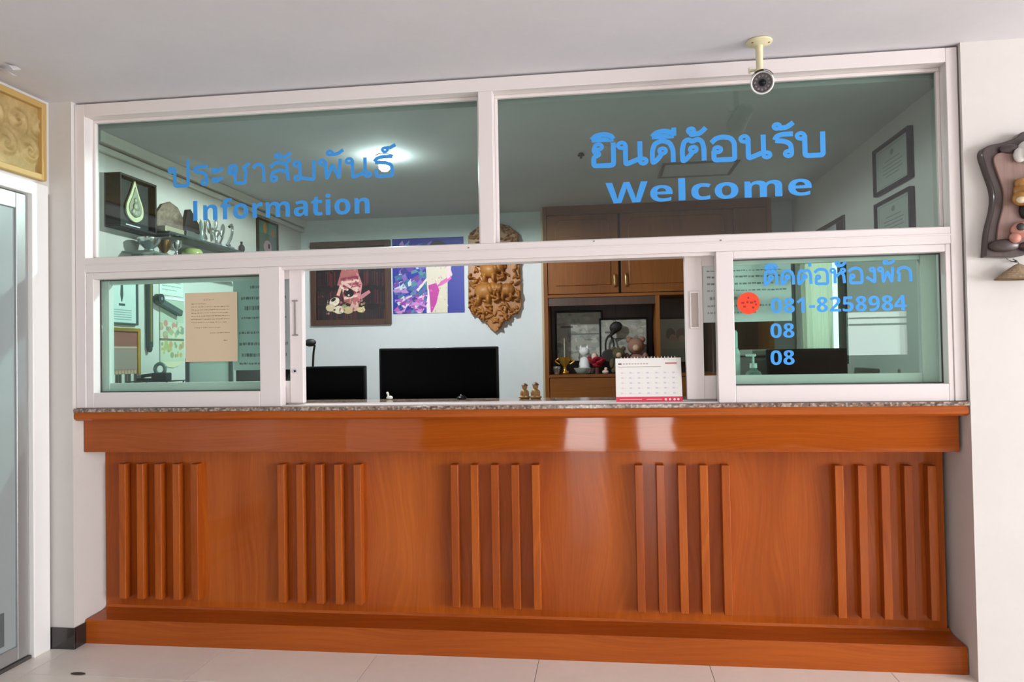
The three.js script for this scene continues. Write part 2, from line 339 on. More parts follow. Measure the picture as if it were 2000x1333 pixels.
// ───────────────────────── vinyl lettering ─────────────────────────
const font = await new FontLoader().loadAsync('fonts/droid/droid_sans_bold.typeface.json');
const capBox = new THREE.ShapeGeometry(font.generateShapes('I', 1), 4); capBox.computeBoundingBox();
function latin(text, x0, x1, y, h) {
  const cap = capBox.boundingBox.max.y;
  const g = new THREE.ShapeGeometry(font.generateShapes(text, 1), 8); g.computeBoundingBox(); const b = g.boundingBox;
  return g.translate(-b.min.x, 0, 0).scale((x1 - x0) / (b.max.x - b.min.x), h / cap, 1).translate(x0, y, 0);
}
// each letter as pen strokes in a box of unit height: [advance, ...strokes]; a stroke of three numbers is a ring (cx, cy, r)
const TH = {
  'ป': [0.95, [0.14, 0.86, 0.12], [[0.26, 0.88], [0.26, 0], [0.8, 0], [0.8, 1.38]]],
  'บ': [0.98, [0.14, 0.86, 0.12], [[0.26, 0.88], [0.26, 0], [0.82, 0], [0.82, 1]]],
  'น': [1.02, [0.14, 0.86, 0.12], [[0.26, 0.88], [0.26, 0], [0.7, 0.22]], [[0.74, 1], [0.74, 0.14]], [0.84, 0.12, 0.11]],
  'ม': [0.98, [0.14, 0.86, 0.12], [[0.26, 0.88], [0.26, 0.14]], [0.16, 0.12, 0.11], [[0.27, 0.12], [0.8, 0], [0.8, 1]]],
  'พ': [1.04, [0.14, 0.86, 0.12], [[0.26, 0.88], [0.3, 0], [0.54, 0.72], [0.78, 0], [0.84, 1]]],
  'ย': [0.9, [0.26, 0.84, 0.12], [[0.14, 0.82], [0.1, 0.62], [0.32, 0.52], [0.1, 0.4], [0.1, 0], [0.76, 0], [0.76, 1]]],
  'ร': [0.76, [[0.08, 0.74], [0.14, 0.9], [0.3, 0.97], [0.66, 0.97]], [[0.1, 0.72], [0.42, 0.66], [0.58, 0.52], [0.6, 0.16]], [0.5, 0.13, 0.11]],
  'ด': [0.98, [[0.44, 0.42], [0.3, 0.16], [0.13, 0], [0.12, 0.5], [0.2, 0.84], [0.44, 0.98], [0.7, 0.86], [0.8, 0.55], [0.8, 0]], [0.46, 0.52, 0.11]],
  'ต': [1.0, [[0.46, 0.42], [0.3, 0.16], [0.13, 0], [0.12, 0.5], [0.18, 0.86], [0.32, 0.97], [0.46, 0.84], [0.6, 0.97], [0.76, 0.86], [0.82, 0.55], [0.82, 0]], [0.48, 0.52, 0.11]],
  'อ': [0.98, [[0.06, 0.76], [0.22, 0.95], [0.46, 1.0], [0.7, 0.92], [0.8, 0.7], [0.8, 0], [0.14, 0], [0.14, 0.4]], [0.26, 0.45, 0.11]],
  'ธ': [0.9, [[0.08, 0.76], [0.16, 0.92], [0.34, 0.98], [0.76, 0.98]], [[0.1, 0.72], [0.5, 0.68], [0.72, 0.54], [0.76, 0], [0.14, 0], [0.14, 0.36]]],
  'ช': [0.98, [0.18, 0.6, 0.1], [[0.1, 0.66], [0.14, 0.9], [0.32, 0.96], [0.4, 0.8], [0.34, 0.5], [0.34, 0], [0.74, 0], [0.76, 0.7], [0.66, 0.78], [0.92, 1.02]]],
  'ส': [0.98, [[0.08, 0.74], [0.24, 0.95], [0.5, 0.99], [0.74, 0.8], [0.78, 0]], [[0.76, 0.4], [0.5, 0.58], [0.18, 0.5], [0.12, 0.14]], [0.23, 0.13, 0.11], [[0.62, 0.9], [0.9, 1.14]]],
  'ห': [1.0, [0.14, 0.86, 0.12], [[0.26, 0.88], [0.26, 0]], [[0.26, 0.42], [0.62, 0.76]], [0.72, 0.86, 0.11], [[0.62, 0.76], [0.76, 0.55], [0.8, 0]]],
  'ง': [0.74, [0.42, 0.86, 0.12], [[0.54, 0.86], [0.56, 0], [0.08, 0.38]]],
  'ก': [0.98, [[0.14, 0], [0.18, 0.52], [0.06, 0.62], [0.16, 0.86], [0.42, 0.98], [0.7, 0.86], [0.8, 0.6], [0.8, 0]]],
  'า': [0.66, [[0.06, 0.74], [0.2, 0.95], [0.4, 0.92], [0.48, 0.7], [0.48, 0]]],
  'ะ': [0.64, [0.16, 0.72, 0.09], [[0.24, 0.66], [0.48, 0.84]], [0.16, 0.22, 0.09], [[0.24, 0.16], [0.48, 0.34]]],
  'ั': [0, [-0.6, 1.32, 0.1], [[-0.52, 1.24], [-0.3, 1.26], [-0.08, 1.46]]],
  'ิ': [0, [[-0.86, 1.16], [-0.72, 1.34], [-0.44, 1.4], [-0.2, 1.3], [-0.14, 1.16]], [[-0.86, 1.16], [-0.14, 1.16]]],
  'ี': [0, [[-0.86, 1.16], [-0.72, 1.34], [-0.44, 1.4], [-0.2, 1.3], [-0.14, 1.16]], [[-0.86, 1.16], [-0.14, 1.16]], [[-0.14, 1.16], [-0.14, 1.52]]],
  '้': [0, [-0.58, 1.34, 0.1], [[-0.5, 1.24], [-0.62, 1.16], [-0.3, 1.2], [-0.1, 1.44]]],
  '่': [0, [[-0.2, 1.18], [-0.2, 1.46]]],
  '์': [0, [-0.42, 1.34, 0.1], [[-0.36, 1.44], [-0.24, 1.42], [-0.02, 1.58]]],
};
function ribbon(pts, w, z, closed) {
  const n = pts.length, pos = [], idx = [];
  const dir = (i) => { const a = pts[closed ? (i - 1 + n) % n : Math.max(0, i - 1)], b = pts[closed ? (i + 1) % n : Math.min(n - 1, i + 1)]; const l = Math.hypot(b[0] - a[0], b[1] - a[1]) || 1; return [(b[0] - a[0]) / l, (b[1] - a[1]) / l]; };
  for (let i = 0; i < n; i++) { const [dx, dy] = dir(i); pos.push(pts[i][0] - dy * w / 2, pts[i][1] + dx * w / 2, z, pts[i][0] + dy * w / 2, pts[i][1] - dx * w / 2, z); }
  for (let i = 0; i < (closed ? n : n - 1); i++) { const a = i * 2, b = ((i + 1) % n) * 2; idx.push(a, a + 1, b, b, a + 1, b + 1); }
  const g = new THREE.BufferGeometry(); g.setAttribute('position', new THREE.Float32BufferAttribute(pos, 3));
  for (let i = 0; i < n; i++) { pos[i * 6 + 2] += i * 0.00003; pos[i * 6 + 5] += i * 0.00003; }
  g.setAttribute('position', new THREE.Float32BufferAttribute(pos, 3));
  g.setAttribute('normal', new THREE.Float32BufferAttribute(new Array(pos.length / 3).fill([0, 0, 1]).flat(), 3)); g.setIndex(idx);
  return g;
}
function rounded(p) {   // round the corners of a pen stroke
  const out = [p[0]];
  for (let i = 1; i < p.length - 1; i++) {
    const a = p[i - 1], b = p[i], c = p[i + 1], l1 = Math.hypot(a[0] - b[0], a[1] - b[1]), l2 = Math.hypot(c[0] - b[0], c[1] - b[1]), r = Math.min(0.1, l1 / 2, l2 / 2);
    const s = [b[0] + (a[0] - b[0]) * r / l1, b[1] + (a[1] - b[1]) * r / l1], e = [b[0] + (c[0] - b[0]) * r / l2, b[1] + (c[1] - b[1]) * r / l2];
    for (let k = 0; k <= 6; k++) { const t = k / 6; out.push([0, 1].map((q) => s[q] * (1 - t) ** 2 + 2 * b[q] * t * (1 - t) + e[q] * t * t)); }
  }
  out.push(p[p.length - 1]);
  return out;
}
function thai(text, x0, x1, y, h, pen) {
  const chars = [...text], total = chars.reduce((s, c) => s + TH[c][0], 0), kx = (x1 - x0) / (total - 0.12), gs = [];
  let x = 0, z = 0;
  for (const c of chars) {
    for (const s of TH[c].slice(1)) {
      z = (z + 0.0004) % 0.0016;
      const ring = typeof s[0] === 'number';
      const pts = ring ? Array.from({ length: 20 }, (_, i) => [s[0] + s[2] * Math.cos(i * Math.PI / 10), s[1] + s[2] * Math.sin(i * Math.PI / 10)]) : rounded(s);
      gs.push(ribbon(pts.map(([a, b]) => [x0 + (a - 0.02 + x) * kx, y + b * h]), pen * (ring ? 0.82 : 1), z, ring));
    }
    x += TH[c][0];
  }
  return gs;
}
const sticker = (g) => (Array.isArray(g) ? g : [g]).map((q) => q.translate(0, 0, 0));
function lettering(pane, geos, z, label) { const m = part('lettering', sticker(geos), M.vinyl, pane); m.position.z = z; m.userData.label = label; return m; }
lettering(paneUL, thai('ประชาสัมพันธ์', -1.700, -0.640, 2.083, 0.086, 0.016), -0.088, 'blue vinyl Thai lettering');
lettering(paneUL, [latin('nformation', -1.535, -0.752, 1.921, 0.090), bx(-1.583, -1.562, 1.921, 2.011, 0, 0.0006)], -0.088, 'blue vinyl word Information');
lettering(paneUR, thai('ยินดีต้อนรับ', 0.224, 1.172, 2.080, 0.096, 0.0205), -0.088, 'blue vinyl Thai lettering');
lettering(paneUR, latin('Welcome', 0.281, 1.117, 1.918, 0.088), -0.088, 'blue vinyl word Welcome');
lettering(paneLR, thai('ติดต่อห้องพัก', 0.912, 1.485, 1.551, 0.060, 0.0118), -0.068, 'blue vinyl Thai lettering');
lettering(paneLR, latin('081-8258984', 0.940, 1.463, 1.437, 0.060), -0.068, 'blue vinyl phone number');
lettering(paneLR, latin('08', 0.936, 1.030, 1.336, 0.058), -0.068, 'blue vinyl digits');
lettering(paneLR, latin('08', 0.934, 1.028, 1.226, 0.058), -0.068, 'blue vinyl digits');
{
  const t = thing('round_sticker', 'round orange red sticker on the glass beside the phone numbers', 'sticker', [0.852, 1.48, -0.0685]);
  part('disc', cyl(0.045, 0.045, 0.001, 0, 0, 0, 40).rotateX(Math.PI / 2), M.sticker, t);
  const marks = [];
  for (const [x, y, w] of [[-0.022, 0.002, 0.012], [-0.004, 0.004, 0.008], [0.012, 0.002, 0.012], [0.026, 0.006, 0.008], [0.0, 0.022, 0.007], [0.018, -0.018, 0.009], [-0.016, -0.014, 0.01], [0.03, -0.006, 0.006]]) marks.push(bx(x - w / 2, x + w / 2, y - 0.004, y + 0.004, 0.0006, 0.0011));
  part('print_marks', marks, M.stickerInk, t);
}

// ───────────────────────── paper notices ─────────────────────────
function textPage(w, h, paper, ink, rows) {
  return canvasTex(w, h, (c) => {
    c.fillStyle = paper; c.fillRect(0, 0, w, h); c.fillStyle = ink;
    for (const [y, a, b, th] of rows) { let x = a * w; while (x < b * w) { const l = R(0.012, 0.05) * w; c.globalAlpha = R(0.45, 0.9); c.fillRect(x, y * h + R(-1, 1), Math.min(l, b * w - x), th * h); x += l + R(0.006, 0.016) * w; } }
    c.globalAlpha = 1;
  });
}
function sheet(name, label, x0, x1, y0, y1, z, tex, category = 'notice', ry = 0) {
  const g = new THREE.BoxGeometry(x1 - x0, y1 - y0, 0.0012);
  const m = new THREE.Mesh(g, [0, 0, 0, 0, 1, 1].map((k) => (k ? std(0xffffff, 0.75, 0, { map: tex }) : M.white)));
  m.name = numbered(name); m.position.set((x0 + x1) / 2, (y0 + y1) / 2, z); m.rotation.y = ry; m.castShadow = m.receiveShadow = true;
  m.userData = { label, category }; scene.add(m); return m;
}
const rowsA = [[0.1, 0.36, 0.56, 0.012], [0.155, 0.12, 0.4, 0.01], [0.2, 0.12, 0.86, 0.01], [0.245, 0.12, 0.86, 0.01], [0.29, 0.12, 0.84, 0.01], [0.335, 0.12, 0.86, 0.01], [0.38, 0.12, 0.86, 0.01], [0.425, 0.12, 0.8, 0.01], [0.5, 0.18, 0.68, 0.01], [0.58, 0.48, 0.86, 0.01], [0.69, 0.74, 0.82, 0.012]];
sheet('notice_sheet', 'cream typed letter taped to the outside of the glass', -1.614, -1.366, 1.277, 1.589, -0.0685, textPage(300, 378, '#dcc7a8', '#8d6a50', rowsA));
const rowsB = [[0.08, 0.3, 0.8, 0.03], [0.2, 0.14, 0.92, 0.03], [0.3, 0.2, 0.86, 0.045], [0.42, 0.14, 0.92, 0.02], [0.58, 0.1, 0.9, 0.025], [0.7, 0.1, 0.94, 0.03], [0.82, 0.14, 0.92, 0.035], [0.92, 0.1, 0.5, 0.02]];
sheet('notice_sheet', 'bluish white printed notice on the sliding sash beside the typed letter', -1.40, -1.126, 1.236, 1.650, -0.0995, textPage(256, 384, '#cfdadb', '#5a6668', rowsB));
const rowsC = [[0.1, 0.05, 0.9, 0.02], [0.2, 0.05, 0.95, 0.03], [0.32, 0.05, 0.8, 0.03], [0.44, 0.05, 0.95, 0.025], [0.56, 0.08, 0.62, 0.05], [0.7, 0.05, 0.8, 0.03], [0.82, 0.05, 0.6, 0.03]];
sheet('notice_sheet', 'white printed notice on the sliding sash behind the orange sticker', 0.675, 1.03, 1.405, 1.645, -0.0995, textPage(384, 256, '#d9dcda', '#6b7371', rowsC));

// ═════════════════════════ THINGS IN THE LOBBY ═════════════════════════
{ // security camera on the ceiling
  const t = thing('security_camera', 'small white bullet security camera on a cream ceiling bracket', 'camera', [0.872, CEIL, 0.143]);
  const cr = M.cream;
  part('mount_plate', lathe([[0, 0], [0.047, 0], [0.049, -0.004], [0.048, -0.009], [0.03, -0.014], [0.018, -0.02], [0, -0.02]].map(([a, b]) => [a, b]), 40), cr, t);
  for (const a of [0.4, 2.5, 4.6]) part('screw', cyl(0.004, 0.004, 0.003).translate(0.036 * Math.cos(a), -0.013, 0.036 * Math.sin(a)), M.brass, t);
  part('stem', [cyl(0.0125, 0.0145, 0.1, 0, -0.065, 0), sph(0.017, -0.002, -0.118, 0, 1, 1, 1)], cr, t);
  part('wing_screw', [cyl(0.005, 0.005, 0.03).rotateZ(Math.PI / 2).translate(-0.022, -0.112, 0), bx(-0.042, -0.034, -0.124, -0.1, -0.003, 0.003, 0.002)], cr, t);
  const head = new THREE.Group(); head.name = 'camera_head'; head.position.set(0.006, -0.164, 0.01); head.rotation.set(0.36, -0.2, 0); t.add(head);
  part('housing', lathe([[0, -0.1], [0.028, -0.1], [0.034, -0.09], [0.036, -0.02], [0.041, 0.012], [0.043, 0.03], [0.041, 0.034], [0.037, 0.034], [0.036, 0.024], [0, 0.024]], 40).rotateX(Math.PI / 2), M.white, head);
  const hood = new THREE.CylinderGeometry(0.046, 0.044, 0.12, 30, 1, true, -1.0, 2.0).rotateX(Math.PI / 2).rotateZ(Math.PI).translate(0, 0.002, -0.005);
  part('sun_hood', hood, std(0x2b2a2a, 0.5, 0, { side: THREE.DoubleSide }), head);
  part('face_glass', cyl(0.0355, 0.0355, 0.003, 0, 0, 0, 36).rotateX(Math.PI / 2).translate(0, 0, 0.026), std(0x4a4648, 0.35), head);
  const leds = []; for (let k = 0; k < 12; k++) leds.push(sph(0.0042, 0.0255 * Math.cos(k * Math.PI / 6), 0.0255 * Math.sin(k * Math.PI / 6), 0.0275, 1, 1, 0.5, 8));
  part('led_ring', leds, std(0x8a8083, 0.3), head);
  part('lens', [cyl(0.014, 0.014, 0.005, 0, 0, 0).rotateX(Math.PI / 2).translate(0, 0, 0.029), sph(0.0095, 0, 0, 0.031, 1, 1, 0.5)], M.black, head);
}
{ // carved wood plaque on the right wall
  const t = thing('carved_wood_plaque', 'dark burl wood plaque with carved painted animals on the right wall', 'wall carving', [1.71, 1.632, 0.003]);
  const out = [[0.002, 0.0], [0.012, 0.09], [0.034, 0.18], [0.036, 0.25], [0.014, 0.33], [0.0, 0.39], [0.018, 0.414], [0.07, 0.425], [0.115, 0.44], [0.15, 0.462], [0.22, 0.445], [0.33, 0.46], [0.4, 0.42], [0.43, 0.36], [0.405, 0.25], [0.43, 0.12], [0.44, 0.01], [0.33, 0.0], [0.2, 0.012], [0.1, -0.004]];
  const inn = out.map(([x, y]) => [0.215 + (x - 0.215) * 0.84, 0.22 + (y - 0.22) * 0.84]);
  const bark = phys({ map: woodTex([80, 61, 55], [30, 22, 22], 151), roughness: 0.45, clearcoat: 0.5, clearcoatRoughness: 0.2 });
  part('slab', uvm(extrude(out, 0.032, 0.005, true)), bark, t);
  const fld = phys({ map: woodTex([166, 136, 124], [112, 84, 76], 155), roughness: 0.5, clearcoat: 0.3, clearcoatRoughness: 0.25 });
  part('polished_face', uvm(extrude(inn, 0.006, 0.003, true).translate(0, 0, 0.037)), fld, t);
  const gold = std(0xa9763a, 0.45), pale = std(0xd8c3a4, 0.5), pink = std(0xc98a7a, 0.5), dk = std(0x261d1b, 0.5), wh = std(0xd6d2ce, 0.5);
  part('carved_tiger', [sph(0.055, 0.15, 0.235, 0.05, 1.05, 0.85, 0.75), sph(0.03, 0.108, 0.205, 0.075, 1, 0.9, 0.8), sph(0.075, 0.23, 0.2, 0.05, 1.2, 0.8, 0.6), sph(0.02, 0.115, 0.265, 0.06), sph(0.02, 0.185, 0.285, 0.06), sph(0.03, 0.18, 0.13, 0.06, 0.8, 1.6, 0.7)], gold, t);
  part('muzzle', [sph(0.016, 0.098, 0.196, 0.094, 1.1, 0.8, 0.7), sph(0.013, 0.118, 0.19, 0.096)], pale, t);
  part('stripes', [sph(0.012, 0.14, 0.262, 0.088, 1.8, 0.35, 0.4), sph(0.012, 0.16, 0.24, 0.092, 1.8, 0.35, 0.4), sph(0.014, 0.12, 0.225, 0.088, 0.7, 0.5, 0.6), sph(0.03, 0.13, 0.165, 0.05, 0.6, 1.1, 0.6)], dk, t);
  part('carved_cub', [sph(0.035, 0.12, 0.09, 0.055, 1.2, 0.9, 0.8), sph(0.03, 0.165, 0.085, 0.06, 1.2, 0.8, 0.8), sph(0.02, 0.09, 0.06, 0.06)], pink, t);
  part('cub_markings', [sph(0.016, 0.1, 0.098, 0.082, 1, 0.9, 0.4), sph(0.014, 0.135, 0.07, 0.085, 1.4, 0.6, 0.4), sph(0.01, 0.16, 0.1, 0.086)], dk, t);
  part('carved_eagle', [sph(0.052, 0.16, 0.385, 0.05, 1, 0.9, 0.7), sph(0.08, 0.25, 0.37, 0.05, 1.2, 0.7, 0.6), sph(0.02, 0.115, 0.372, 0.06, 1.1, 1.4, 0.8)], wh, t);
  part('eagle_shading', [sph(0.026, 0.15, 0.37, 0.082, 1, 0.9, 0.4), sph(0.016, 0.185, 0.395, 0.082, 1, 0.9, 0.4)], dk, t);  // dark blobs put shade into the hollows of the eagle
  part('carved_roots', [sph(0.05, 0.06, 0.035, 0.045, 1.1, 0.5, 0.4), sph(0.06, 0.2, 0.03, 0.045, 1.6, 0.4, 0.5), sph(0.03, 0.09, 0.4, 0.045, 1.3, 0.6, 0.4)], bark, t);
}
{ // small straw hat below it
  const t = thing('straw_hat', 'small conical straw hat hanging under the wood plaque', 'hat', [1.822, 1.537, 0.004]);
  const straw = std(0xffffff, 0.85, 0, { map: dataTex(128, (u, v) => { const n = vnoise(u, v, 64, 20, 171) * 50 + (Math.sin(v * 90) > 0.4 ? -18 : 6); return [138 + n * 0.7, 116 + n * 0.7, 92 + n * 0.6]; }) });
  part('cone', [lathe([[0.084, 0], [0.086, 0.004], [0.05, 0.032], [0.018, 0.054], [0, 0.062]], 36).scale(1, 1, 0.45).translate(0, 0, 0.037)], straw, t);
  part('rim', [new THREE.TorusGeometry(0.084, 0.003, 8, 40).rotateX(Math.PI / 2).scale(1, 1, 0.45).translate(0, 0.002, 0.037)], std(0x7d684c, 0.8), t);
  part('cord', [tube([[0, 0.06, 0.036], [0.004, 0.07, 0.02], [-0.004, 0.082, 0.006]], 0.0015, 12, 6), tube([[0.002, 0.066, 0.02], [-0.02, 0.078, 0.008], [-0.03, 0.09, 0.004]], 0.001, 12, 6)], std(0x4a3a30, 0.8), t);
  part('nail', [cyl(0.002, 0.002, 0.02).rotateX(Math.PI / 2).translate(0, 0.072, 0.008), sph(0.0045, 0, 0.072, 0.019)], std(0x5a5550, 0.4, 0.7), t);
}
single('dry_leaf', [sph(0.022, 0, 0.003, 0, 1.5, 0.12, 0.5)], std(0x4a4038, 0.8), 'tiny dark scrap lying on the cream floor tiles', 'litter', [-1.912, 0, 0.235]);

// ═════════════════════════ THE OFFICE BEHIND ═════════════════════════
// lamp: LED bulb under the office ceiling
{
  const t = thing('ceiling_bulb', 'lit white bulb under the office ceiling', 'lamp', [-0.90, CIN, -0.80]);
  part('socket', lathe([[0, 0], [0.045, 0], [0.045, -0.008], [0.022, -0.012], [0.02, -0.016], [0, -0.016]], 28), M.white, t);
  const b = part('bulb', lathe([[0, -0.088], [0.018, -0.085], [0.03, -0.072], [0.033, -0.056], [0.028, -0.038], [0.018, -0.02], [0.018, -0.014]], 28), new THREE.MeshStandardMaterial({ color: 0xffffff, emissive: new THREE.Color().setRGB(0.86, 0.96, 1), emissiveIntensity: 9, roughness: 0.4 }), t);
  // the bulb throws most of its light down and sideways, a little back at the ceiling
  const tint = new THREE.Color().setRGB(0.9, 0.97, 1);
  const l = new THREE.SpotLight(tint, 8.1, 0, 1.56, 0.08); l.name = 'bulb_light'; l.position.set(0, -0.06, 0); l.target.position.set(0, -1, 0); l.shadow.radius = 1.6; l.castShadow = true; t.add(l, l.target);
  const back = new THREE.PointLight(tint, 0.42); back.name = 'bulb_back_light'; back.position.set(0, -0.058, 0); back.shadow.radius = 1.6; back.castShadow = true; t.add(back); b.castShadow = false;
}
{ // ceiling hatch
  const t = thing('ceiling_hatch', 'flat square access hatch in the office ceiling', 'hatch', [0.84, CIN, -1.42]);
  part('frame', [bx(-0.22, 0.22, -0.008, 0, -0.17, -0.15, 0.002), bx(-0.22, 0.22, -0.008, 0, 0.15, 0.17, 0.002), bx(-0.22, -0.2, -0.008, 0, -0.15, 0.15, 0.002), bx(0.2, 0.22, -0.008, 0, -0.15, 0.15, 0.002)], std(0x8f8c84, 0.7), t);
  part('board', bx(-0.2, 0.2, -0.003, 0, -0.15, 0.15), M.ceiling, t);
}
single('ceiling_hook', [cyl(0.02, 0.012, 0.014, 0, -0.007, 0), cyl(0.006, 0.006, 0.02, 0, -0.02, 0)], std(0x5b5750, 0.6), 'small dark fitting on the office ceiling above the cabinet', 'fitting', [0.16, CIN, -0.95]);

// --- pictures on the back wall
function picture(name, label, x0, x1, y0, y1, zw, fw, depth, frameMat, tex, face = 'z', group) {
  // face 'z': hangs on a wall facing the lobby, x0..x1 across; face 'x': hangs on a side wall, x0..x1 are depths
  const w = x1 - x0, h = y1 - y0, t = thing(name, label, 'picture', [0, 0, 0], group);
  if (fw) {
    for (const [a, b, c, d] of [[-w / 2, -w / 2 + fw, -h / 2, h / 2], [w / 2 - fw, w / 2, -h / 2, h / 2]]) part('frame_side', bx(a, b, c, d, 0, depth, 0.004), frameMat, t);
    for (const [c, d] of [[-h / 2, -h / 2 + fw], [h / 2 - fw, h / 2]]) part('frame_side', bx(-w / 2 + fw, w / 2 - fw, c, d, 0, depth, 0.004), frameMat, t);
  }
  part('backing', bx(-w / 2 + 0.003, w / 2 - 0.003, -h / 2 + 0.003, h / 2 - 0.003, 0.0005, depth * 0.4), M.blackMatte, t);
  const m = part('print', new THREE.PlaneGeometry(w - 2 * fw, h - 2 * fw).translate(0, 0, depth * 0.4 + 0.002), phys({ map: tex, roughness: 0.5, clearcoat: fw ? 0.3 : 0, clearcoatRoughness: 0.1 }), t);
  if (face === 'z') t.position.set((x0 + x1) / 2, (y0 + y1) / 2, zw);
  else { t.position.set(zw, (y0 + y1) / 2, (x0 + x1) / 2); t.rotation.y = face === 'x' ? Math.PI / 2 : -Math.PI / 2; }
  return t;
}
const blob = (c, col, pts) => { c.fillStyle = col; c.beginPath(); pts.forEach(([x, y], i) => (i ? c.lineTo(x, y) : c.moveTo(x, y))); c.closePath(); c.fill(); };
const dot = (c, col, x, y, rx, ry = rx, a = 0) => { c.fillStyle = col; c.beginPath(); c.ellipse(x, y, rx, ry, a, 0, 7); c.fill(); };
picture('framed_painting', 'brown framed dark painting of a bending figure in pink among bookshelves', -2.03, -1.378, 1.54, 2.203, ZB, 0.045, 0.035, M.darkWood, canvasTex(320, 326, (c, w, h) => {
  c.fillStyle = '#1d1517'; c.fillRect(0, 0, w, h);
  for (const y of [20, 105, 190, 270]) { c.fillStyle = '#3a2826'; c.fillRect(0, y + 62, w, 7); for (let x = 4; x < w; x += R(6, 11)) { c.fillStyle = ['#6e2730', '#43202c', '#2b1c22', '#7d3038', '#352730'][Math.floor(rnd() * 5)]; c.fillRect(x, y + R(0, 16), R(4, 8), 62); } }
  c.fillStyle = 'rgba(20,12,14,0.35)'; c.fillRect(0, 0, w, h);
  dot(c, '#e3b8a0', 150, 66, 20, 25); dot(c, '#1c1010', 158, 52, 27, 22);
  blob(c, '#b56a6a', [[120, 92], [190, 88], [206, 160], [196, 230], [168, 262], [128, 246], [116, 180], [96, 170]]);
  for (let k = 0; k < 6; k++) blob(c, k % 2 ? '#f0c9bd' : '#8f3f4e', [[112 + k * 3, 140 + k * 17], [196, 128 + k * 17], [200, 139 + k * 17], [114 + k * 3, 152 + k * 17]]);
  blob(c, '#e9b9a6', [[110, 168], [124, 170], [106, 222], [92, 216]]); blob(c, '#d98f93', [[196, 120], [214, 170], [198, 262], [182, 258], [196, 190]]);
  blob(c, '#c9808a', [[200, 220], [244, 196], [252, 208], [206, 240]]);
  dot(c, '#efe3cf', 82, 246, 26, 19, -0.5); dot(c, '#1b1516', 78, 236, 12, 7, -0.5);
  dot(c, '#d8c9a4', 64, 272, 22, 17); dot(c, '#e6dcc0', 104, 282, 26, 18); dot(c, '#c9b685', 146, 284, 24, 17); dot(c, '#d7a99a', 176, 270, 20, 20); dot(c, '#b96a70', 186, 246, 17); dot(c, '#d9c690', 206, 284, 20, 12); dot(c, '#8d9a6a', 128, 266, 12, 8);
  dot(c, '#140d0f', 150, 206, 24, 20, 0.3); blob(c, '#e9c4b4', [[118, 150], [196, 196], [190, 206], [114, 162]]); blob(c, '#f0d6c8', [[112, 176], [150, 190], [146, 198], [110, 186]]);
  const dabs = (n, cols, x0, x1, y0, y1, r0, r1) => { for (let k = 0; k < n; k++) { c.globalAlpha = R(0.35, 0.9); dot(c, cols[k % cols.length], R(x0, x1), R(y0, y1), R(r0, r1), R(r0 * 0.4, r1 * 0.6), R(0, 3)); } c.globalAlpha = 1; };
  dabs(70, ['#e8b0a4', '#8a3644', '#d98a8c', '#f3dccf', '#5c2430'], 118, 204, 92, 250, 2, 8);
  dabs(60, ['#f0e6d0', '#b79a6a', '#7c5a44', '#d9a2a0', '#2a1a1a', '#e6d49c'], 46, 222, 238, 298, 2, 9);
  dabs(50, ['#7a2c36', '#22181c', '#8f3f46'], 8, 110, 30, 230, 1.5, 5); dabs(40, ['#6a2a34', '#22181c', '#4a3050'], 214, 312, 30, 280, 1.5, 5);
}));
picture('portrait_print', 'unframed purple and blue print of a seated figure in cream', -1.366, -0.797, 1.62, 2.208, ZB, 0, 0.012, M.white, canvasTex(290, 300, (c, w, h) => {
  c.fillStyle = '#27309a'; c.fillRect(0, 0, w, h);
  for (let k = 0; k < 170; k++) { const x = R(0, 140), y = R(20, h); blob(c, ['#5a5fb4', '#3f6f96', '#8a63b8', '#4f8aa0', '#2d3b86', '#b58ac8', '#c9d6dc', '#6f3f9a'][Math.floor(rnd() * 8)], [[x, y], [x + R(10, 34), y - R(4, 22)], [x + R(14, 40), y + R(2, 12)], [x + R(0, 12), y + R(6, 20)]]); }
  for (let k = 0; k < 26; k++) { const x = R(0, 110), y = R(225, h); blob(c, ['#b95fb8', '#d48ad0', '#8f3fa0', '#e6c9e2'][k % 4], [[x, y], [x + R(14, 40), y - R(4, 16)], [x + R(10, 34), y + R(4, 14)]]); }
  dot(c, '#e8c9b0', 182, 60, 26, 32); dot(c, '#1a1420', 186, 36, 34, 24);
  blob(c, '#ded6c0', [[136, 104], [150, 92], [226, 92], [244, 150], [224, 180], [222, 300], [150, 300], [140, 200]]);
  blob(c, '#c2379c', [[146, 190], [178, 180], [190, 210], [178, 260], [160, 296], [150, 298]]); blob(c, '#e05cb8', [[196, 176], [236, 152], [240, 166], [204, 190], [180, 196]]);
  blob(c, '#f2cfdc', [[226, 110], [240, 112], [234, 160], [222, 168]]); blob(c, '#e4dcd2', [[96, 206], [138, 160], [142, 168], [104, 214]]);
  blob(c, '#f4e4ea', [[136, 260], [148, 200], [154, 300], [138, 300]]);
  for (let k = 0; k < 60; k++) { c.globalAlpha = R(0.3, 0.8); dot(c, ['#efe8d6', '#c9bfa6', '#b84a9a', '#e9a8d0', '#8f8570'][k % 5], R(146, 226), R(100, 298), R(2, 7), R(1, 3), R(1, 2)); }
  for (let k = 0; k < 70; k++) { c.globalAlpha = R(0.3, 0.8); dot(c, ['#dfe6ee', '#3f5fae', '#9a4fb0', '#58a0b0', '#1f2470'][k % 5], R(0, 140), R(30, 298), R(2, 9), R(1, 3), R(0, 3)); }
  c.globalAlpha = 1;
}));
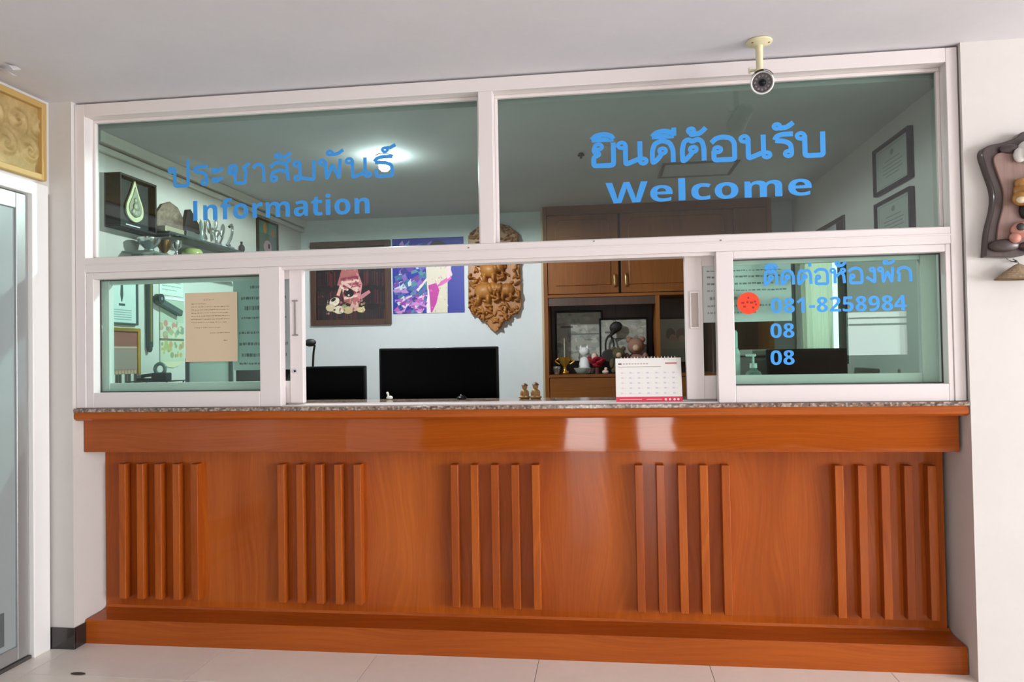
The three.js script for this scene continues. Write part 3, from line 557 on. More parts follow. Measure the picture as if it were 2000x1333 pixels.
{ // carved wooden relief on the back wall
  const t = thing('carved_relief', 'ochre carved wooden elephant relief with a pointed foot on the back wall', 'wall carving', [-0.555, 1.465, ZB]);
  const out = [[-0.2, 0.19], [-0.19, 0.74], [-0.12, 0.80], [0, 0.835], [0.12, 0.8], [0.19, 0.74], [0.2, 0.19], [0.175, 0.135], [0.13, 0.128], [0.11, 0.085], [0.07, 0.08], [0.045, 0.035], [0, 0], [-0.045, 0.04], [-0.075, 0.085], [-0.11, 0.09], [-0.135, 0.13], [-0.175, 0.14]];
  const ochre = phys({ map: woodTex([196, 136, 64], [118, 68, 26], 181), roughness: 0.55, clearcoat: 0.2, clearcoatRoughness: 0.3 });
  part('board', uvm(extrude(out, 0.03, 0.006).translate(0, 0, 0.01)), ochre, t);
  // chiselled herd in foliage: a height field of overlapping rounded bodies, heads, trunks and leaves
  const inside = (x, y) => { let c = false; for (let a = 0, b = out.length - 1; a < out.length; b = a++) if ((out[a][1] > y) !== (out[b][1] > y) && x < ((out[b][0] - out[a][0]) * (y - out[a][1])) / (out[b][1] - out[a][1]) + out[a][0]) c = !c; return c; };
  const forms = [];   // [x, y, half width, half height, turn, rise]
  const elephant = (x, y, f, k) => forms.push([x, y, 0.075 * k, 0.058 * k, 0, 0.05], [x + f * 0.075 * k, y + 0.018 * k, 0.04 * k, 0.042 * k, 0, 0.058], [x + f * 0.05 * k, y + 0.012 * k, 0.026 * k, 0.042 * k, f * 0.3, 0.066], [x + f * 0.102 * k, y - 0.028 * k, 0.014 * k, 0.045 * k, f * 0.25, 0.05], [x + f * 0.092 * k, y - 0.068 * k, 0.03 * k, 0.012 * k, f * 0.4, 0.044], [x - f * 0.04 * k, y - 0.06 * k, 0.02 * k, 0.04 * k, 0, 0.046], [x + f * 0.03 * k, y - 0.06 * k, 0.02 * k, 0.04 * k, 0, 0.05], [x + f * 0.088 * k, y - 0.008 * k, 0.006 * k, 0.03 * k, f * 0.9, 0.062]);
  elephant(-0.075, 0.31, 1, 1.05); elephant(0.095, 0.315, -1, 0.85); elephant(-0.03, 0.47, 1, 1.0); elephant(0.06, 0.61, -1, 0.95);
  for (let q = 0; q < 300; q++) forms.push([R(-0.2, 0.2), R(0.03, 0.82), R(0.018, 0.036), R(0.008, 0.014), R(-1.5, 1.5), R(0.014, 0.04)]);
  const nx = 110, ny = 220, gx = (i) => -0.205 + (0.41 * i) / nx, gy = (j) => (0.84 * j) / ny, H = [];
  for (let j = 0; j <= ny; j++) for (let i = 0; i <= nx; i++) {
    let h = 0.004 * vnoise(gx(i) + 0.5, gy(j), 60, 60, 7);
    for (const [cx, cy, a, b, turn, rise] of forms) { const dx = gx(i) - cx, dy = gy(j) - cy, u = (dx * Math.cos(turn) + dy * Math.sin(turn)) / a, v = (dy * Math.cos(turn) - dx * Math.sin(turn)) / b, d = u * u + v * v; if (d < 1) h = Math.max(h, rise * 1.75 * (0.3 + 0.7 * Math.sqrt(1 - d))); }
    H.push(0.03 + h);
  }
  const pos = [], idx = [], uvs = [];
  for (let j = 0; j <= ny; j++) for (let i = 0; i <= nx; i++) { pos.push(gx(i), gy(j), H[j * (nx + 1) + i]); uvs.push(gx(i), gy(j)); }
  for (let j = 0; j < ny; j++) for (let i = 0; i < nx; i++) if (inside(gx(i + 0.5), gy(j + 0.5))) { const a = j * (nx + 1) + i; idx.push(a, a + 1, a + nx + 1, a + 1, a + nx + 2, a + nx + 1); }
  const cg = new THREE.BufferGeometry(); cg.setAttribute('position', new THREE.Float32BufferAttribute(pos, 3)); cg.setAttribute('uv', new THREE.Float32BufferAttribute(uvs, 2)); cg.setIndex(idx); cg.computeVertexNormals();
  part('carving', cg, ochre, t);
}
// --- monitors, desk
{
  const t = thing('office_desk', 'dark office desk behind the counter', 'desk', [0, 0, 0]);
  part('desktop', bx(-2.0, 1.5, 0.72, 0.75, -1.25, -0.52, 0.004, 'h'), M.cabinet, t);
  for (const x of [-1.97, -0.2, 1.44]) part('side_panel', bx(x, x + 0.03, 0, 0.72, -1.22, -0.56), M.cabinet, t);
}
function monitor(label, x, z, w, h, top, ry, tilt = 0) {
  const t = thing('computer_monitor', label, 'monitor', [x, 0.751, z]); t.rotation.y = ry;
  part('foot', bx(-0.12, 0.12, 0, 0.014, -0.1, 0.1, 0.005), M.black, t);
  part('neck', bx(-0.03, 0.03, 0.012, top - 0.751 - h * 0.4, -0.06, -0.03, 0.006), M.black, t);
  const cy = top - 0.751 - h / 2;
  part('housing', bx(-w / 2, w / 2, cy - h / 2, cy + h / 2, -0.03, 0, 0.006), M.black, t);
  part('display', new THREE.PlaneGeometry(w - 0.024, h - 0.03).translate(0, cy + 0.004, 0.0012), M.screen, t);
  return t;
}
monitor('wide black computer monitor standing in the middle of the window opening', -0.62, -0.8, 0.652, 0.38, 1.331, 0.0);
monitor('lower black computer monitor turned beside the wide one', -1.395, -0.8, 0.74, 0.4, 1.239, 0.02);
{
  const t = thing('gooseneck_microphone', 'black gooseneck microphone bent over the lower monitor', 'microphone', [-1.40, 0.751, -0.98]);
  part('base', lathe([[0, 0], [0.06, 0], [0.06, 0.012], [0.045, 0.022], [0, 0.024]], 28), M.black, t);
  part('gooseneck', tube([[0, 0.02, 0], [0.002, 0.3, 0], [0.004, 0.46, 0], [0.012, 0.57, 0.004], [0.02, 0.608, 0.006]], 0.0065, 40, 8), M.black, t);
  part('head', sph(0.03, 0.026, 0.622, 0.01, 1.15, 0.75, 0.8).rotateZ(0.05), M.blackMatte, t);
}
{
  const t = thing('photo_frame', 'small dark photo frame with a white mount below the typed letter', 'picture frame', [-1.70, 1.0751, -0.42]);
  part('frame', [bx(-0.125, -0.105, 0, 0.22, 0, 0.016, 0.003), bx(0.105, 0.125, 0, 0.22, 0, 0.016, 0.003), bx(-0.105, 0.105, 0, 0.02, 0, 0.016, 0.003), bx(-0.105, 0.105, 0.2, 0.22, 0, 0.016, 0.003)], std(0x3b4646, 0.5), t);
  part('photo', bx(-0.105, 0.105, 0.02, 0.2, 0.002, 0.008), std(0xffffff, 0.5, 0, { map: canvasTex(128, 112, (c, w, h) => { c.fillStyle = '#e8eeee'; c.fillRect(0, 0, w, h); c.fillStyle = '#8fa1a6'; c.fillRect(18, 14, 92, 60); c.fillStyle = '#6a7a80'; c.fillRect(30, 24, 30, 50); c.fillStyle = '#9fb0b4'; c.fillRect(16, 84, 96, 8); }) }), t);
  part('stand', bx(-0.02, 0.02, 0.0, 0.15, -0.055, -0.05).rotateX(0.12), M.blackMatte, t);
}
{
  const t = thing('document_tray', 'black stacked document tray on the counter below the gold framed photograph', 'tray', [-1.95, 1.0751, -0.36]);
  for (const y of [0.002, 0.056]) part('tray', [bx(-0.105, 0.105, y, y + 0.004, -0.075, 0.075, 0.001), bx(-0.105, -0.1, y, y + 0.03, -0.075, 0.075, 0.001), bx(0.1, 0.105, y, y + 0.03, -0.075, 0.075, 0.001), bx(-0.1, 0.1, y, y + 0.03, -0.075, -0.07, 0.001)], M.blackMatte, t);
  for (const [x, z] of [[-0.1, -0.07], [0.1, -0.07], [-0.1, 0.07], [0.1, 0.07]]) part('post', cyl(0.004, 0.004, 0.106, x, 0.053, z, 10), M.blackMatte, t);
  part('lid', bx(-0.107, 0.107, 0.106, 0.111, -0.077, 0.077, 0.001), M.blackMatte, t);
}
{
  const t = thing('stapler', 'small black stapler lying on the document tray', 'stapler', [-1.995, 1.1863, -0.385]);
  part('foot', bx(-0.07, 0.07, 0, 0.012, -0.018, 0.018, 0.004), M.black, t);
  part('arm', bx(-0.07, 0.06, 0.02, 0.036, -0.014, 0.014, 0.006).rotateZ(0.1), M.blackMatte, t);
  part('hinge', bx(-0.07, -0.045, 0.008, 0.03, -0.015, 0.015, 0.003), M.grey, t);
}
{
  const t = thing('tape_holder', 'dark grey tape holder standing on the document tray before the stapler', 'tape holder', [-1.905, 1.1863, -0.325]);
  part('body', bx(-0.035, 0.045, 0, 0.04, -0.025, 0.025, 0.006), M.blackMatte, t);
  part('roll', new THREE.TorusGeometry(0.026, 0.009, 10, 28).translate(-0.002, 0.058, 0), std(0x6f7f7c, 0.3), t);
}
// --- things on the counter
{
  const t = thing('desk_calendar', 'white desk calendar with a red foot strip on the counter', 'calendar', [0.445, 1.0751, -0.115]);
  const tex = canvasTex(384, 272, (c, w, h) => {
    c.fillStyle = '#f1eeea'; c.fillRect(0, 0, w, h); c.fillStyle = '#7d5b55'; c.fillRect(16, 30, 20, 9); c.fillStyle = '#b9aaa4'; for (let k = 0; k < 9; k++) c.fillRect(44 + k * 17, 31, 11, 7);
    c.fillStyle = '#c0706a'; c.fillRect(292, 29, 68, 9); c.fillStyle = '#9a8f8c'; c.fillRect(16, 52, 250, 3);
    for (let r = 0; r < 5; r++) for (let k = 0; k < 7; k++) { c.fillStyle = k === 0 ? '#ecd0ca' : k === 6 ? '#d6cae0' : '#cfd0de'; c.fillRect(30 + k * 50 + R(-2, 2), 86 + r * 31, 14, 9); c.fillStyle = '#e6e2e4'; c.fillRect(30 + k * 50 + 18, 90 + r * 31, 12, 4); }
    c.fillStyle = '#e2435a'; c.fillRect(0, 236, w, 36); c.fillStyle = '#f3a9b2'; c.fillRect(20, 250, 130, 6); c.fillRect(176, 250, 90, 6); c.fillStyle = '#f7dfe2'; for (const x of [288, 312, 338, 360]) { c.beginPath(); c.arc(x, 253, 7, 0, 7); c.fill(); }
  });
  const tilt = 0.22;
  const f = part('front_page', uvPlane(0.272, 0.19), std(0xffffff, 0.6, 0, { map: tex }), t); f.rotation.x = -tilt; f.position.set(0, 0.0935, 0.018);
  part('back_board', new THREE.BoxGeometry(0.272, 0.19, 0.002).rotateX(tilt).translate(0, 0.0935, -0.023), M.white, t);
  part('front_board', new THREE.BoxGeometry(0.272, 0.19, 0.002).rotateX(-tilt).translate(0, 0.0935, 0.0165), M.white, t);
  part('base_board', bx(-0.136, 0.136, 0, 0.002, -0.044, 0.038), std(0xd2404f, 0.6), t);
  const coils = []; for (let k = 0; k < 17; k++) coils.push(new THREE.TorusGeometry(0.006, 0.0009, 6, 14).rotateY(Math.PI / 2).translate(-0.112 + k * 0.014, 0.186, -0.003));
  part('wire_binding', coils, M.white, t);
}
function uvPlane(w, h) { return new THREE.PlaneGeometry(w, h); }
function woodFigure(x, z, s, label) {
  const t = thing('wooden_figurine', label, 'figurine', [x, 1.0751, z]); const m = std(0xa9824c, 0.5), d = std(0x6a4526, 0.5);
  part('body', [lathe([[0, 0], [0.022, 0], [0.02, 0.01], [0.014, 0.03], [0.012, 0.042], [0, 0.046]].map(([a, b]) => [a * s, b * s]), 18), sph(0.012 * s, -0.014 * s, 0.024 * s, 0.008 * s, 0.6, 1.3, 0.7), sph(0.012 * s, 0.014 * s, 0.024 * s, 0.008 * s, 0.6, 1.3, 0.7), sph(0.012 * s, -0.012 * s, 0.008 * s, 0.012 * s, 1.4, 0.6, 1), sph(0.012 * s, 0.012 * s, 0.008 * s, 0.012 * s, 1.4, 0.6, 1)], m, t);
  part('head', sph(0.0125 * s, 0, 0.055 * s, 0.003 * s, 1, 1.1, 1), m, t);
  part('hat', lathe([[0.016, 0.06], [0.014, 0.066], [0.006, 0.072], [0, 0.074]].map(([a, b]) => [a * s, b * s]), 18), d, t);
}
woodFigure(-0.115, -0.43, 1.0, 'carved wooden figurine on the counter, the one nearer the wide monitor');
woodFigure(-0.062, -0.42, 1.06, 'carved wooden figurine on the counter, the one nearer the wooden cabinet');
{
  const t = thing('white_bird_ornament', 'tiny white bird ornament on the counter in front of the wide monitor', 'ornament', [-0.78, 1.0751, -0.44]);
  part('body', [sph(0.012, 0, 0.01, 0, 1.4, 0.8, 0.8), cyl(0.004, 0.006, 0.018, -0.008, 0.022, 0)], M.white, t);
  part('head', sph(0.006, -0.01, 0.033, 0.002), M.white, t);
}
{
  const t = thing('computer_mouse', 'black computer mouse on the counter in front of the wide monitor', 'mouse', [-0.42, 1.0751, -0.43]);
  part('shell', sph(0.03, 0, 0.006, 0, 0.8, 0.42, 1.2), M.black, t);
  part('wheel', cyl(0.005, 0.005, 0.005).rotateZ(Math.PI / 2).translate(0, 0.019, 0.02), M.grey, t);
}
{ // sanitizer pump bottle
  const t = thing('pump_bottle', 'clear hand sanitizer pump bottle on the counter behind the phone numbers', 'bottle', [0.892, 1.0751, -0.2]);
  part('bottle', lathe([[0, 0], [0.034, 0], [0.036, 0.006], [0.036, 0.1], [0.03, 0.118], [0.014, 0.13], [0.014, 0.14], [0, 0.14]], 28), phys({ color: 0xd4efe4, transmission: 0.75, thickness: 0.02, roughness: 0.12, ior: 1.36 }), t);
  part('collar', cyl(0.016, 0.015, 0.02, 0, 0.146, 0), M.white, t);
  part('pump', [cyl(0.005, 0.005, 0.035, 0, 0.17, 0), bx(-0.03, 0.012, 0.184, 0.196, -0.008, 0.008, 0.004)], M.white, t);
  part('bottle_label', new THREE.CylinderGeometry(0.0365, 0.0365, 0.055, 24, 1, true, -1, 2).translate(0, 0.05, 0), std(0x8fb8a6, 0.6), t);
}
{
  const t = thing('spray_bottle', 'slim white spray bottle on the counter against the sash stile', 'bottle', [0.822, 1.0751, -0.24]);
  part('bottle', lathe([[0, 0], [0.022, 0], [0.024, 0.005], [0.024, 0.2], [0.014, 0.225], [0, 0.225]], 24), M.white, t);
  part('cap', lathe([[0.015, 0.225], [0.015, 0.29], [0.01, 0.3], [0, 0.3]], 24), std(0xdfe4e2, 0.4), t);
}
monitor('black computer monitor on the desk behind the pane with the phone numbers', 1.24, -0.68, 0.37, 0.36, 1.29, -0.12);
{
  const t = thing('desk_printer', 'grey printer standing on the dark desk behind the phone numbers', 'printer', [1.22, 0.751, -1.06]);
  part('body', bx(-0.2, 0.2, 0, 0.5, -0.17, 0.17, 0.02), std(0x6f6c66, 0.5), t);
  part('lid', bx(-0.2, 0.2, 0.503, 0.54, -0.17, 0.17, 0.012), std(0xa8a69c, 0.5), t);
  part('paper_tray', bx(-0.16, 0.16, 0.12, 0.14, 0.165, 0.24, 0.006), M.blackMatte, t);
}
// --- curtain at the side window
{
  const t = thing('curtain', 'pale cream curtain lit from the dark framed side window', 'curtain', [XR - 0.03, 0, 0]);
  const cm = phys({ color: 0xece8d2, roughness: 0.95, transmission: 0.6, thickness: 0, side: THREE.DoubleSide });
  const g = new THREE.PlaneGeometry(0.60, 0.72, 90, 20), p = g.attributes.position;
  for (let i = 0; i < p.count; i++) p.setZ(i, 0.014 * Math.sin(p.getX(i) * 95 + Math.sin(p.getY(i) * 5)) + 0.006 * Math.sin(p.getX(i) * 41));
  g.computeVertexNormals();
  part('drape', g.rotateY(-Math.PI / 2).translate(-0.02, 1.52, -1.80), cm, t);
  part('valance', uvm(bx(-0.05, -0.03, 1.86, 1.90, -2.12, -1.4, 0.005)), cm, t);
  part('rod', cyl(0.008, 0.008, 0.8).rotateX(Math.PI / 2).translate(-0.02, 1.905, -1.76), M.darkWood, t);
}

// --- right side wall: framed certificates
const certTex = (bg, ink) => canvasTex(200, 160, (c, w, h) => {
  c.fillStyle = bg; c.fillRect(0, 0, w, h); c.strokeStyle = ink; c.globalAlpha = 0.5; c.lineWidth = 2; c.strokeRect(12, 10, w - 24, h - 20); c.fillStyle = ink;
  dot(c, ink, w / 2, 34, 11); for (const [y, l] of [[58, 90], [74, 120], [88, 110], [102, 120], [116, 80]]) c.fillRect((w - l) / 2, y, l, 4);
});
picture('framed_certificate', 'black framed certificate on the right office wall, upper of the two', -0.86, -0.435, 2.05, 2.285, XR, 0.016, 0.026, M.blackMatte, certTex('#b9c0b8', '#5d665f'), '-x');
picture('framed_certificate', 'black framed certificate on the right office wall, lower of the two', -0.86, -0.435, 1.78, 2.012, XR, 0.016, 0.026, M.blackMatte, certTex('#b4bcb6', '#5d665f'), '-x');

// --- left side wall
{
  const t = thing('shadow_box', 'deep black display case with a pale leaf shaped emblem on the left office wall', 'display case', [XL, 1.938, -0.50]);
  const D = 0.085, L = 0.285, H = 0.262;
  part('case', [bx(0, 0.006, 0, H, 0, L), bx(0, D, 0, 0.012, 0, L, 0.002), bx(0, D, H - 0.012, H, 0, L, 0.002), bx(0, D, 0.012, H - 0.012, 0, 0.012, 0.002), bx(0, D, 0.012, H - 0.012, L - 0.012, L, 0.002)], M.blackMatte, t);
  part('backing', bx(0.006, 0.05, 0.012, H - 0.012, 0.012, L - 0.012), std(0x1f2a2a, 0.7), t);
  const leafPts = (k) => [[0, 0.11 * k], [0.028 * k, 0.045 * k], [0.062 * k, -0.02 * k], [0.058 * k, -0.068 * k], [0.02 * k, -0.094 * k], [-0.02 * k, -0.094 * k], [-0.058 * k, -0.068 * k], [-0.062 * k, -0.02 * k], [-0.028 * k, 0.045 * k]];
  part('leaf_emblem', extrude(leafPts(1), 0.006, 0.002, true).rotateY(Math.PI / 2).translate(0.055, H / 2 + 0.012, L / 2), std(0xd9dcb4, 0.5, 0.1), t);
  part('leaf_relief', [extrude(leafPts(0.72), 0.003, 0.001, true).rotateY(Math.PI / 2).translate(0.063, H / 2 + 0.008, L / 2), ...[[0, 0.02, 0.016], [0, -0.012, 0.024], [0.018, -0.04, 0.018], [-0.018, -0.04, 0.018], [0, -0.045, 0.02]].map(([z, y, r]) => sph(r, 0.068, H / 2 + y, L / 2 + z, 0.4, 1, 1, 12))], std(0x9aa08a, 0.5, 0.2), t);
  part('name_strip', bx(0.05, 0.053, 0.022, 0.028, 0.09, 0.2), M.white, t);
}
const shelf = thing('glass_shelf', 'narrow dark edged glass shelf on the left office wall', 'shelf', [XL, 1.962, 0]);
part('board', bx(0.001, 0.15, -0.012, 0, -1.35, -0.508, 0.002), phys({ color: 0x3c4a46, roughness: 0.15, clearcoat: 0.5 }), shelf);
for (const z of [-0.56, -1.25]) part('bracket', bx(0.001, 0.12, -0.024, -0.012, z - 0.008, z + 0.008, 0.002), M.silver, shelf);
const shelf2 = thing('glass_shelf', 'lower glass shelf on the left office wall holding cups and bowls', 'shelf', [XL, 1.838, 0]);
part('board', bx(0.001, 0.15, -0.01, 0, -1.35, -0.34, 0.002), phys({ color: 0x6f807b, roughness: 0.15, clearcoat: 0.5 }), shelf2);
for (const z of [-0.42, -1.25]) part('bracket', bx(0.001, 0.12, -0.022, -0.01, z - 0.008, z + 0.008, 0.002), M.silver, shelf2);
const SX = XL + 0.08, S1 = 1.9622, S2 = 1.8382;
{
  const t = thing('mosaic_fan_plaque', 'brown arched mosaic plaque standing on the upper glass shelf', 'plaque', [SX, S1, -0.605]);
  part('plaque', extrude([[-0.085, 0.03], [-0.085, 0.1], [-0.05, 0.15], [0, 0.17], [0.05, 0.15], [0.085, 0.1], [0.085, 0.03]], 0.012, 0.003).rotateY(Math.PI / 2 - 0.25), std(0xffffff, 0.45, 0.2, { map: mottled([88, 70, 52], 60, 30, 191) }), t);
  part('stand', bx(-0.02, 0.04, 0, 0.032, -0.085, 0.085, 0.004), std(0xb9b296, 0.4, 0.3), t);
}
{
  const t = thing('pointed_award', 'black pointed award with a pale back on the upper glass shelf', 'award', [SX, S1, -0.79]);
  part('blade', extrude([[-0.05, 0.04], [-0.02, 0.16], [0.0, 0.165], [0.055, 0.09], [0.06, 0.04]], 0.02, 0.003).rotateY(Math.PI / 2 - 0.3), M.black, t);
  part('plinth', bx(-0.03, 0.03, 0, 0.042, -0.06, 0.06, 0.004), std(0x555e5a, 0.4), t);
}
function trophy(name, label, z, y, prof, mat, extra, x = SX) {
  const t = thing(name, label, 'trophy', [x, y, z]);
  part('cup', lathe(prof, 24), mat, t);
  if (extra) for (const [n, g, m] of extra) part(n, g, m, t);
  return t;
}
trophy('crystal_spire', 'slim clear crystal spire beside the black pointed award', -0.92, S1, [[0, 0], [0.028, 0], [0.03, 0.02], [0.016, 0.03], [0.02, 0.05], [0.008, 0.12], [0, 0.14]], std(0x8fa39a, 0.2, 0.4));
trophy('leaf_trophy', 'silver trophy with curling leaves on the upper glass shelf', -1.08, S1, [[0, 0], [0.035, 0], [0.036, 0.018], [0.012, 0.03], [0.012, 0.06], [0.028, 0.085], [0.02, 0.1], [0, 0.1]], M.silver, [['leaf', sph(0.03, 0, 0.13, 0.04, 0.4, 1.5, 0.7).rotateX(0.3), M.silver], ['leaf', sph(0.03, 0, 0.13, -0.04, 0.4, 1.5, 0.7).rotateX(-0.3), M.silver], ['leaf', sph(0.024, 0, 0.14, 0, 0.5, 1.6, 0.5), M.silver]]);
trophy('ribbon_trophy', 'silver trophy shaped as a raised ribbon at the end of the upper shelf', -1.24, S1, [[0, 0], [0.03, 0], [0.03, 0.02], [0.01, 0.028], [0.01, 0.04], [0, 0.042]], M.silver, [['ribbon', tube([[0, 0.03, 0.03], [0.01, 0.08, 0.0], [0, 0.13, -0.035], [0.005, 0.165, -0.02], [0, 0.15, 0.0]], 0.009, 30, 8), M.silver]]);
trophy('silver_bowl', 'wide silver bowl at the near end of the lower glass shelf', -0.44, S2, [[0, 0], [0.03, 0], [0.026, 0.012], [0.02, 0.02], [0.05, 0.05], [0.058, 0.075], [0.054, 0.076], [0.045, 0.055], [0, 0.03]], M.silver);
trophy('bronze_cup', 'small bronze cup beside the wide silver bowl', -0.57, S2, [[0, 0], [0.024, 0], [0.02, 0.012], [0.012, 0.02], [0.03, 0.045], [0.034, 0.085], [0.03, 0.086], [0, 0.04]], std(0x7a5a34, 0.3, 0.7));
trophy('silver_goblet', 'tall silver goblet between the bronze cup and the green bowl', -0.68, S2, [[0, 0], [0.026, 0], [0.022, 0.008], [0.007, 0.014], [0.007, 0.05], [0.024, 0.065], [0.028, 0.1], [0.025, 0.1], [0, 0.06]], M.silver);
trophy('green_bowl', 'pale green glazed bowl on the lower glass shelf', -0.83, S2, [[0, 0], [0.03, 0], [0.055, 0.03], [0.06, 0.05], [0.05, 0.07], [0.035, 0.078], [0, 0.08]], phys({ color: 0xb4c07c, roughness: 0.2, clearcoat: 0.6 }));
trophy('crystal_bowl', 'cut crystal bowl beside the pale green bowl', -1.0, S2, [[0, 0], [0.03, 0], [0.05, 0.03], [0.052, 0.062], [0.047, 0.062], [0.04, 0.034], [0, 0.012]], std(0xa9bab4, 0.15, 0.5));
trophy('dark_vase', 'small dark vase at the far end of the upper glass shelf', -1.335, S1, [[0, 0], [0.012, 0], [0.02, 0.02], [0.018, 0.04], [0.006, 0.055], [0.008, 0.07], [0, 0.07]], M.blackMatte, null, XL + 0.11);
picture('framed_poster', 'dark framed pink and grey poster on the left office wall beyond the shelves', -2.06, -1.745, 1.9, 2.275, XL, 0.014, 0.02, M.blackMatte, canvasTex(160, 190, (c, w, h) => {
  c.fillStyle = '#5d6b66'; c.fillRect(0, 0, w, h); c.fillStyle = '#4f8378'; c.fillRect(0, 0, w, 46); dot(c, '#c98a5a', 60, 24, 16, 22); dot(c, '#b0653c', 128, 34, 14, 18); dot(c, '#b894a0', 80, 96, 34, 26); dot(c, '#32353a', 92, 92, 10); c.fillStyle = '#8c8f96'; c.fillRect(12, 130, 136, 18); c.fillStyle = '#46605a'; c.fillRect(12, 156, 136, 24);
}), 'x');
picture('framed_certificate', 'pale certificate with a dark figure in a thin frame on the left office wall', -0.445, -0.2, 1.468, 1.72, XL, 0.01, 0.018, std(0x4a5550, 0.5), canvasTex(190, 200, (c, w, h) => {
  c.fillStyle = '#dbe6e2'; c.fillRect(0, 0, w, h); blob(c, '#3d4b4c', [[92, 20], [104, 20], [108, 80], [100, 110], [94, 110], [88, 80]]); c.fillStyle = '#39474a'; c.fillRect(78, 118, 40, 10); c.fillStyle = '#9fb0ae'; for (let k = 0; k < 5; k++) c.fillRect(30, 144 + k * 10, 130, 4);
}), 'x');
picture('framed_photograph', 'gold framed reddish group photograph below the pale certificate', -0.458, -0.2, 1.145, 1.452, XL, 0.018, 0.02, M.gold, canvasTex(190, 220, (c, w, h) => {
  c.fillStyle = '#a77a6a'; c.fillRect(0, 0, w, h); c.fillStyle = '#9d5a50'; c.fillRect(0, 0, w, 58); c.fillStyle = '#c9b0a6'; c.fillRect(0, 62, w, 6); c.fillStyle = '#a58c84'; c.fillRect(0, 72, w, 80); for (let k = 0; k < 9; k++) { dot(c, '#c7a68e', 16 + k * 20, 165, 8); c.fillStyle = ['#3d3e34', '#e2ded6', '#4a4038'][k % 3]; c.fillRect(7 + k * 20, 173, 18, 40); }
}), 'x');
{
  const t = thing('hanging_sword', 'long dark sheathed sword hanging upright on the left office wall', 'sword', [XL + 0.016, 1.325, -0.535]);
  part('sheath', [bx(-0.012, 0.012, 0.03, 0.44, -0.016, 0.016, 0.006), sph(0.016, 0, 0.025, 0, 0.8, 1.3, 0.9)], std(0x343c38, 0.4), t);
  part('edge_band', bx(0.012, 0.015, 0.06, 0.42, -0.002, 0.012, 0.001), std(0x9a8a5a, 0.35, 0.5), t);
  part('hilt', [cyl(0.01, 0.012, 0.12, 0, 0.5, 0), bx(-0.014, 0.014, 0.438, 0.448, -0.03, 0.03, 0.003)], M.gold, t);
}
{
  const t = thing('wall_calendar', 'picture wall calendar with a pale pointed foot on the left office wall', 'calendar', [XL + 0.002, 1.28, -0.86]);
  part('page', bx(0, 0.005, 0, 0.34, 0, 0.22), std(0xffffff, 0.6, 0, { map: canvasTex(140, 220, (c, w, h) => { c.fillStyle = '#c9cdb8'; c.fillRect(0, 0, w, h); c.fillStyle = '#b7c0ae'; c.fillRect(0, 0, w, 80); for (let k = 0; k < 30; k++) dot(c, ['#c48f80', '#a7b08a', '#d8cdb4', '#8f9a84'][k % 4], R(0, w), R(70, 140), R(6, 16)); c.fillStyle = '#6f6f58'; c.fillRect(0, 138, w, 8); for (let k = 0; k < 24; k++) dot(c, ['#b4b478', '#c9a070', '#98a070'][k % 3], R(0, w), R(150, 200), R(5, 12)); }) }), t);
  t.children[0].geometry = t.children[0].geometry.clone();
  { const g = t.children[0].geometry, uv = g.attributes.uv, p = g.attributes.position; for (let i = 0; i < uv.count; i++) uv.setXY(i, 1 - p.getZ(i) / 0.22, p.getY(i) / 0.34); }
  part('foot_sheet', extrude([[0, 0], [0.22, 0], [0.17, -0.026], [0.11, -0.036], [0.05, -0.026]], 0.003).rotateY(-Math.PI / 2).translate(0.004, 0.001, 0), std(0xd9d6b4, 0.7), t);
  part('hanger', bx(0, 0.008, 0.34, 0.352, 0.0, 0.22, 0.002), M.white, t);
}
{
  const t = thing('wall_stapler_gun', 'dark grey tool hanging slanted over the wall calendar', 'tool', [XL + 0.03, 1.575, -0.70]); t.rotation.x = -0.28;
  part('body', bx(-0.014, 0.014, -0.018, 0.018, -0.1, 0.1, 0.008), std(0x5f6b69, 0.4, 0.3), t);
  part('head', cyl(0.026, 0.026, 0.03).rotateZ(Math.PI / 2).translate(0, 0.012, 0.11), std(0x3c4645, 0.4, 0.3), t);
  part('hub', cyl(0.01, 0.01, 0.034).rotateZ(Math.PI / 2).translate(0, 0.012, 0.11), M.silver, t);
}
sheet('wall_sheet', 'white printed sheet pinned above the wall calendar', -0.11, 0.11, 0, 0.11, 0, textPage(220, 110, '#d8e2dc', '#7e8c86', [[0.3, 0.1, 0.9, 0.06], [0.5, 0.1, 0.9, 0.06], [0.7, 0.1, 0.7, 0.06]]), 'notice', Math.PI / 2).position.set(XL + 0.004, 1.70, -0.75);

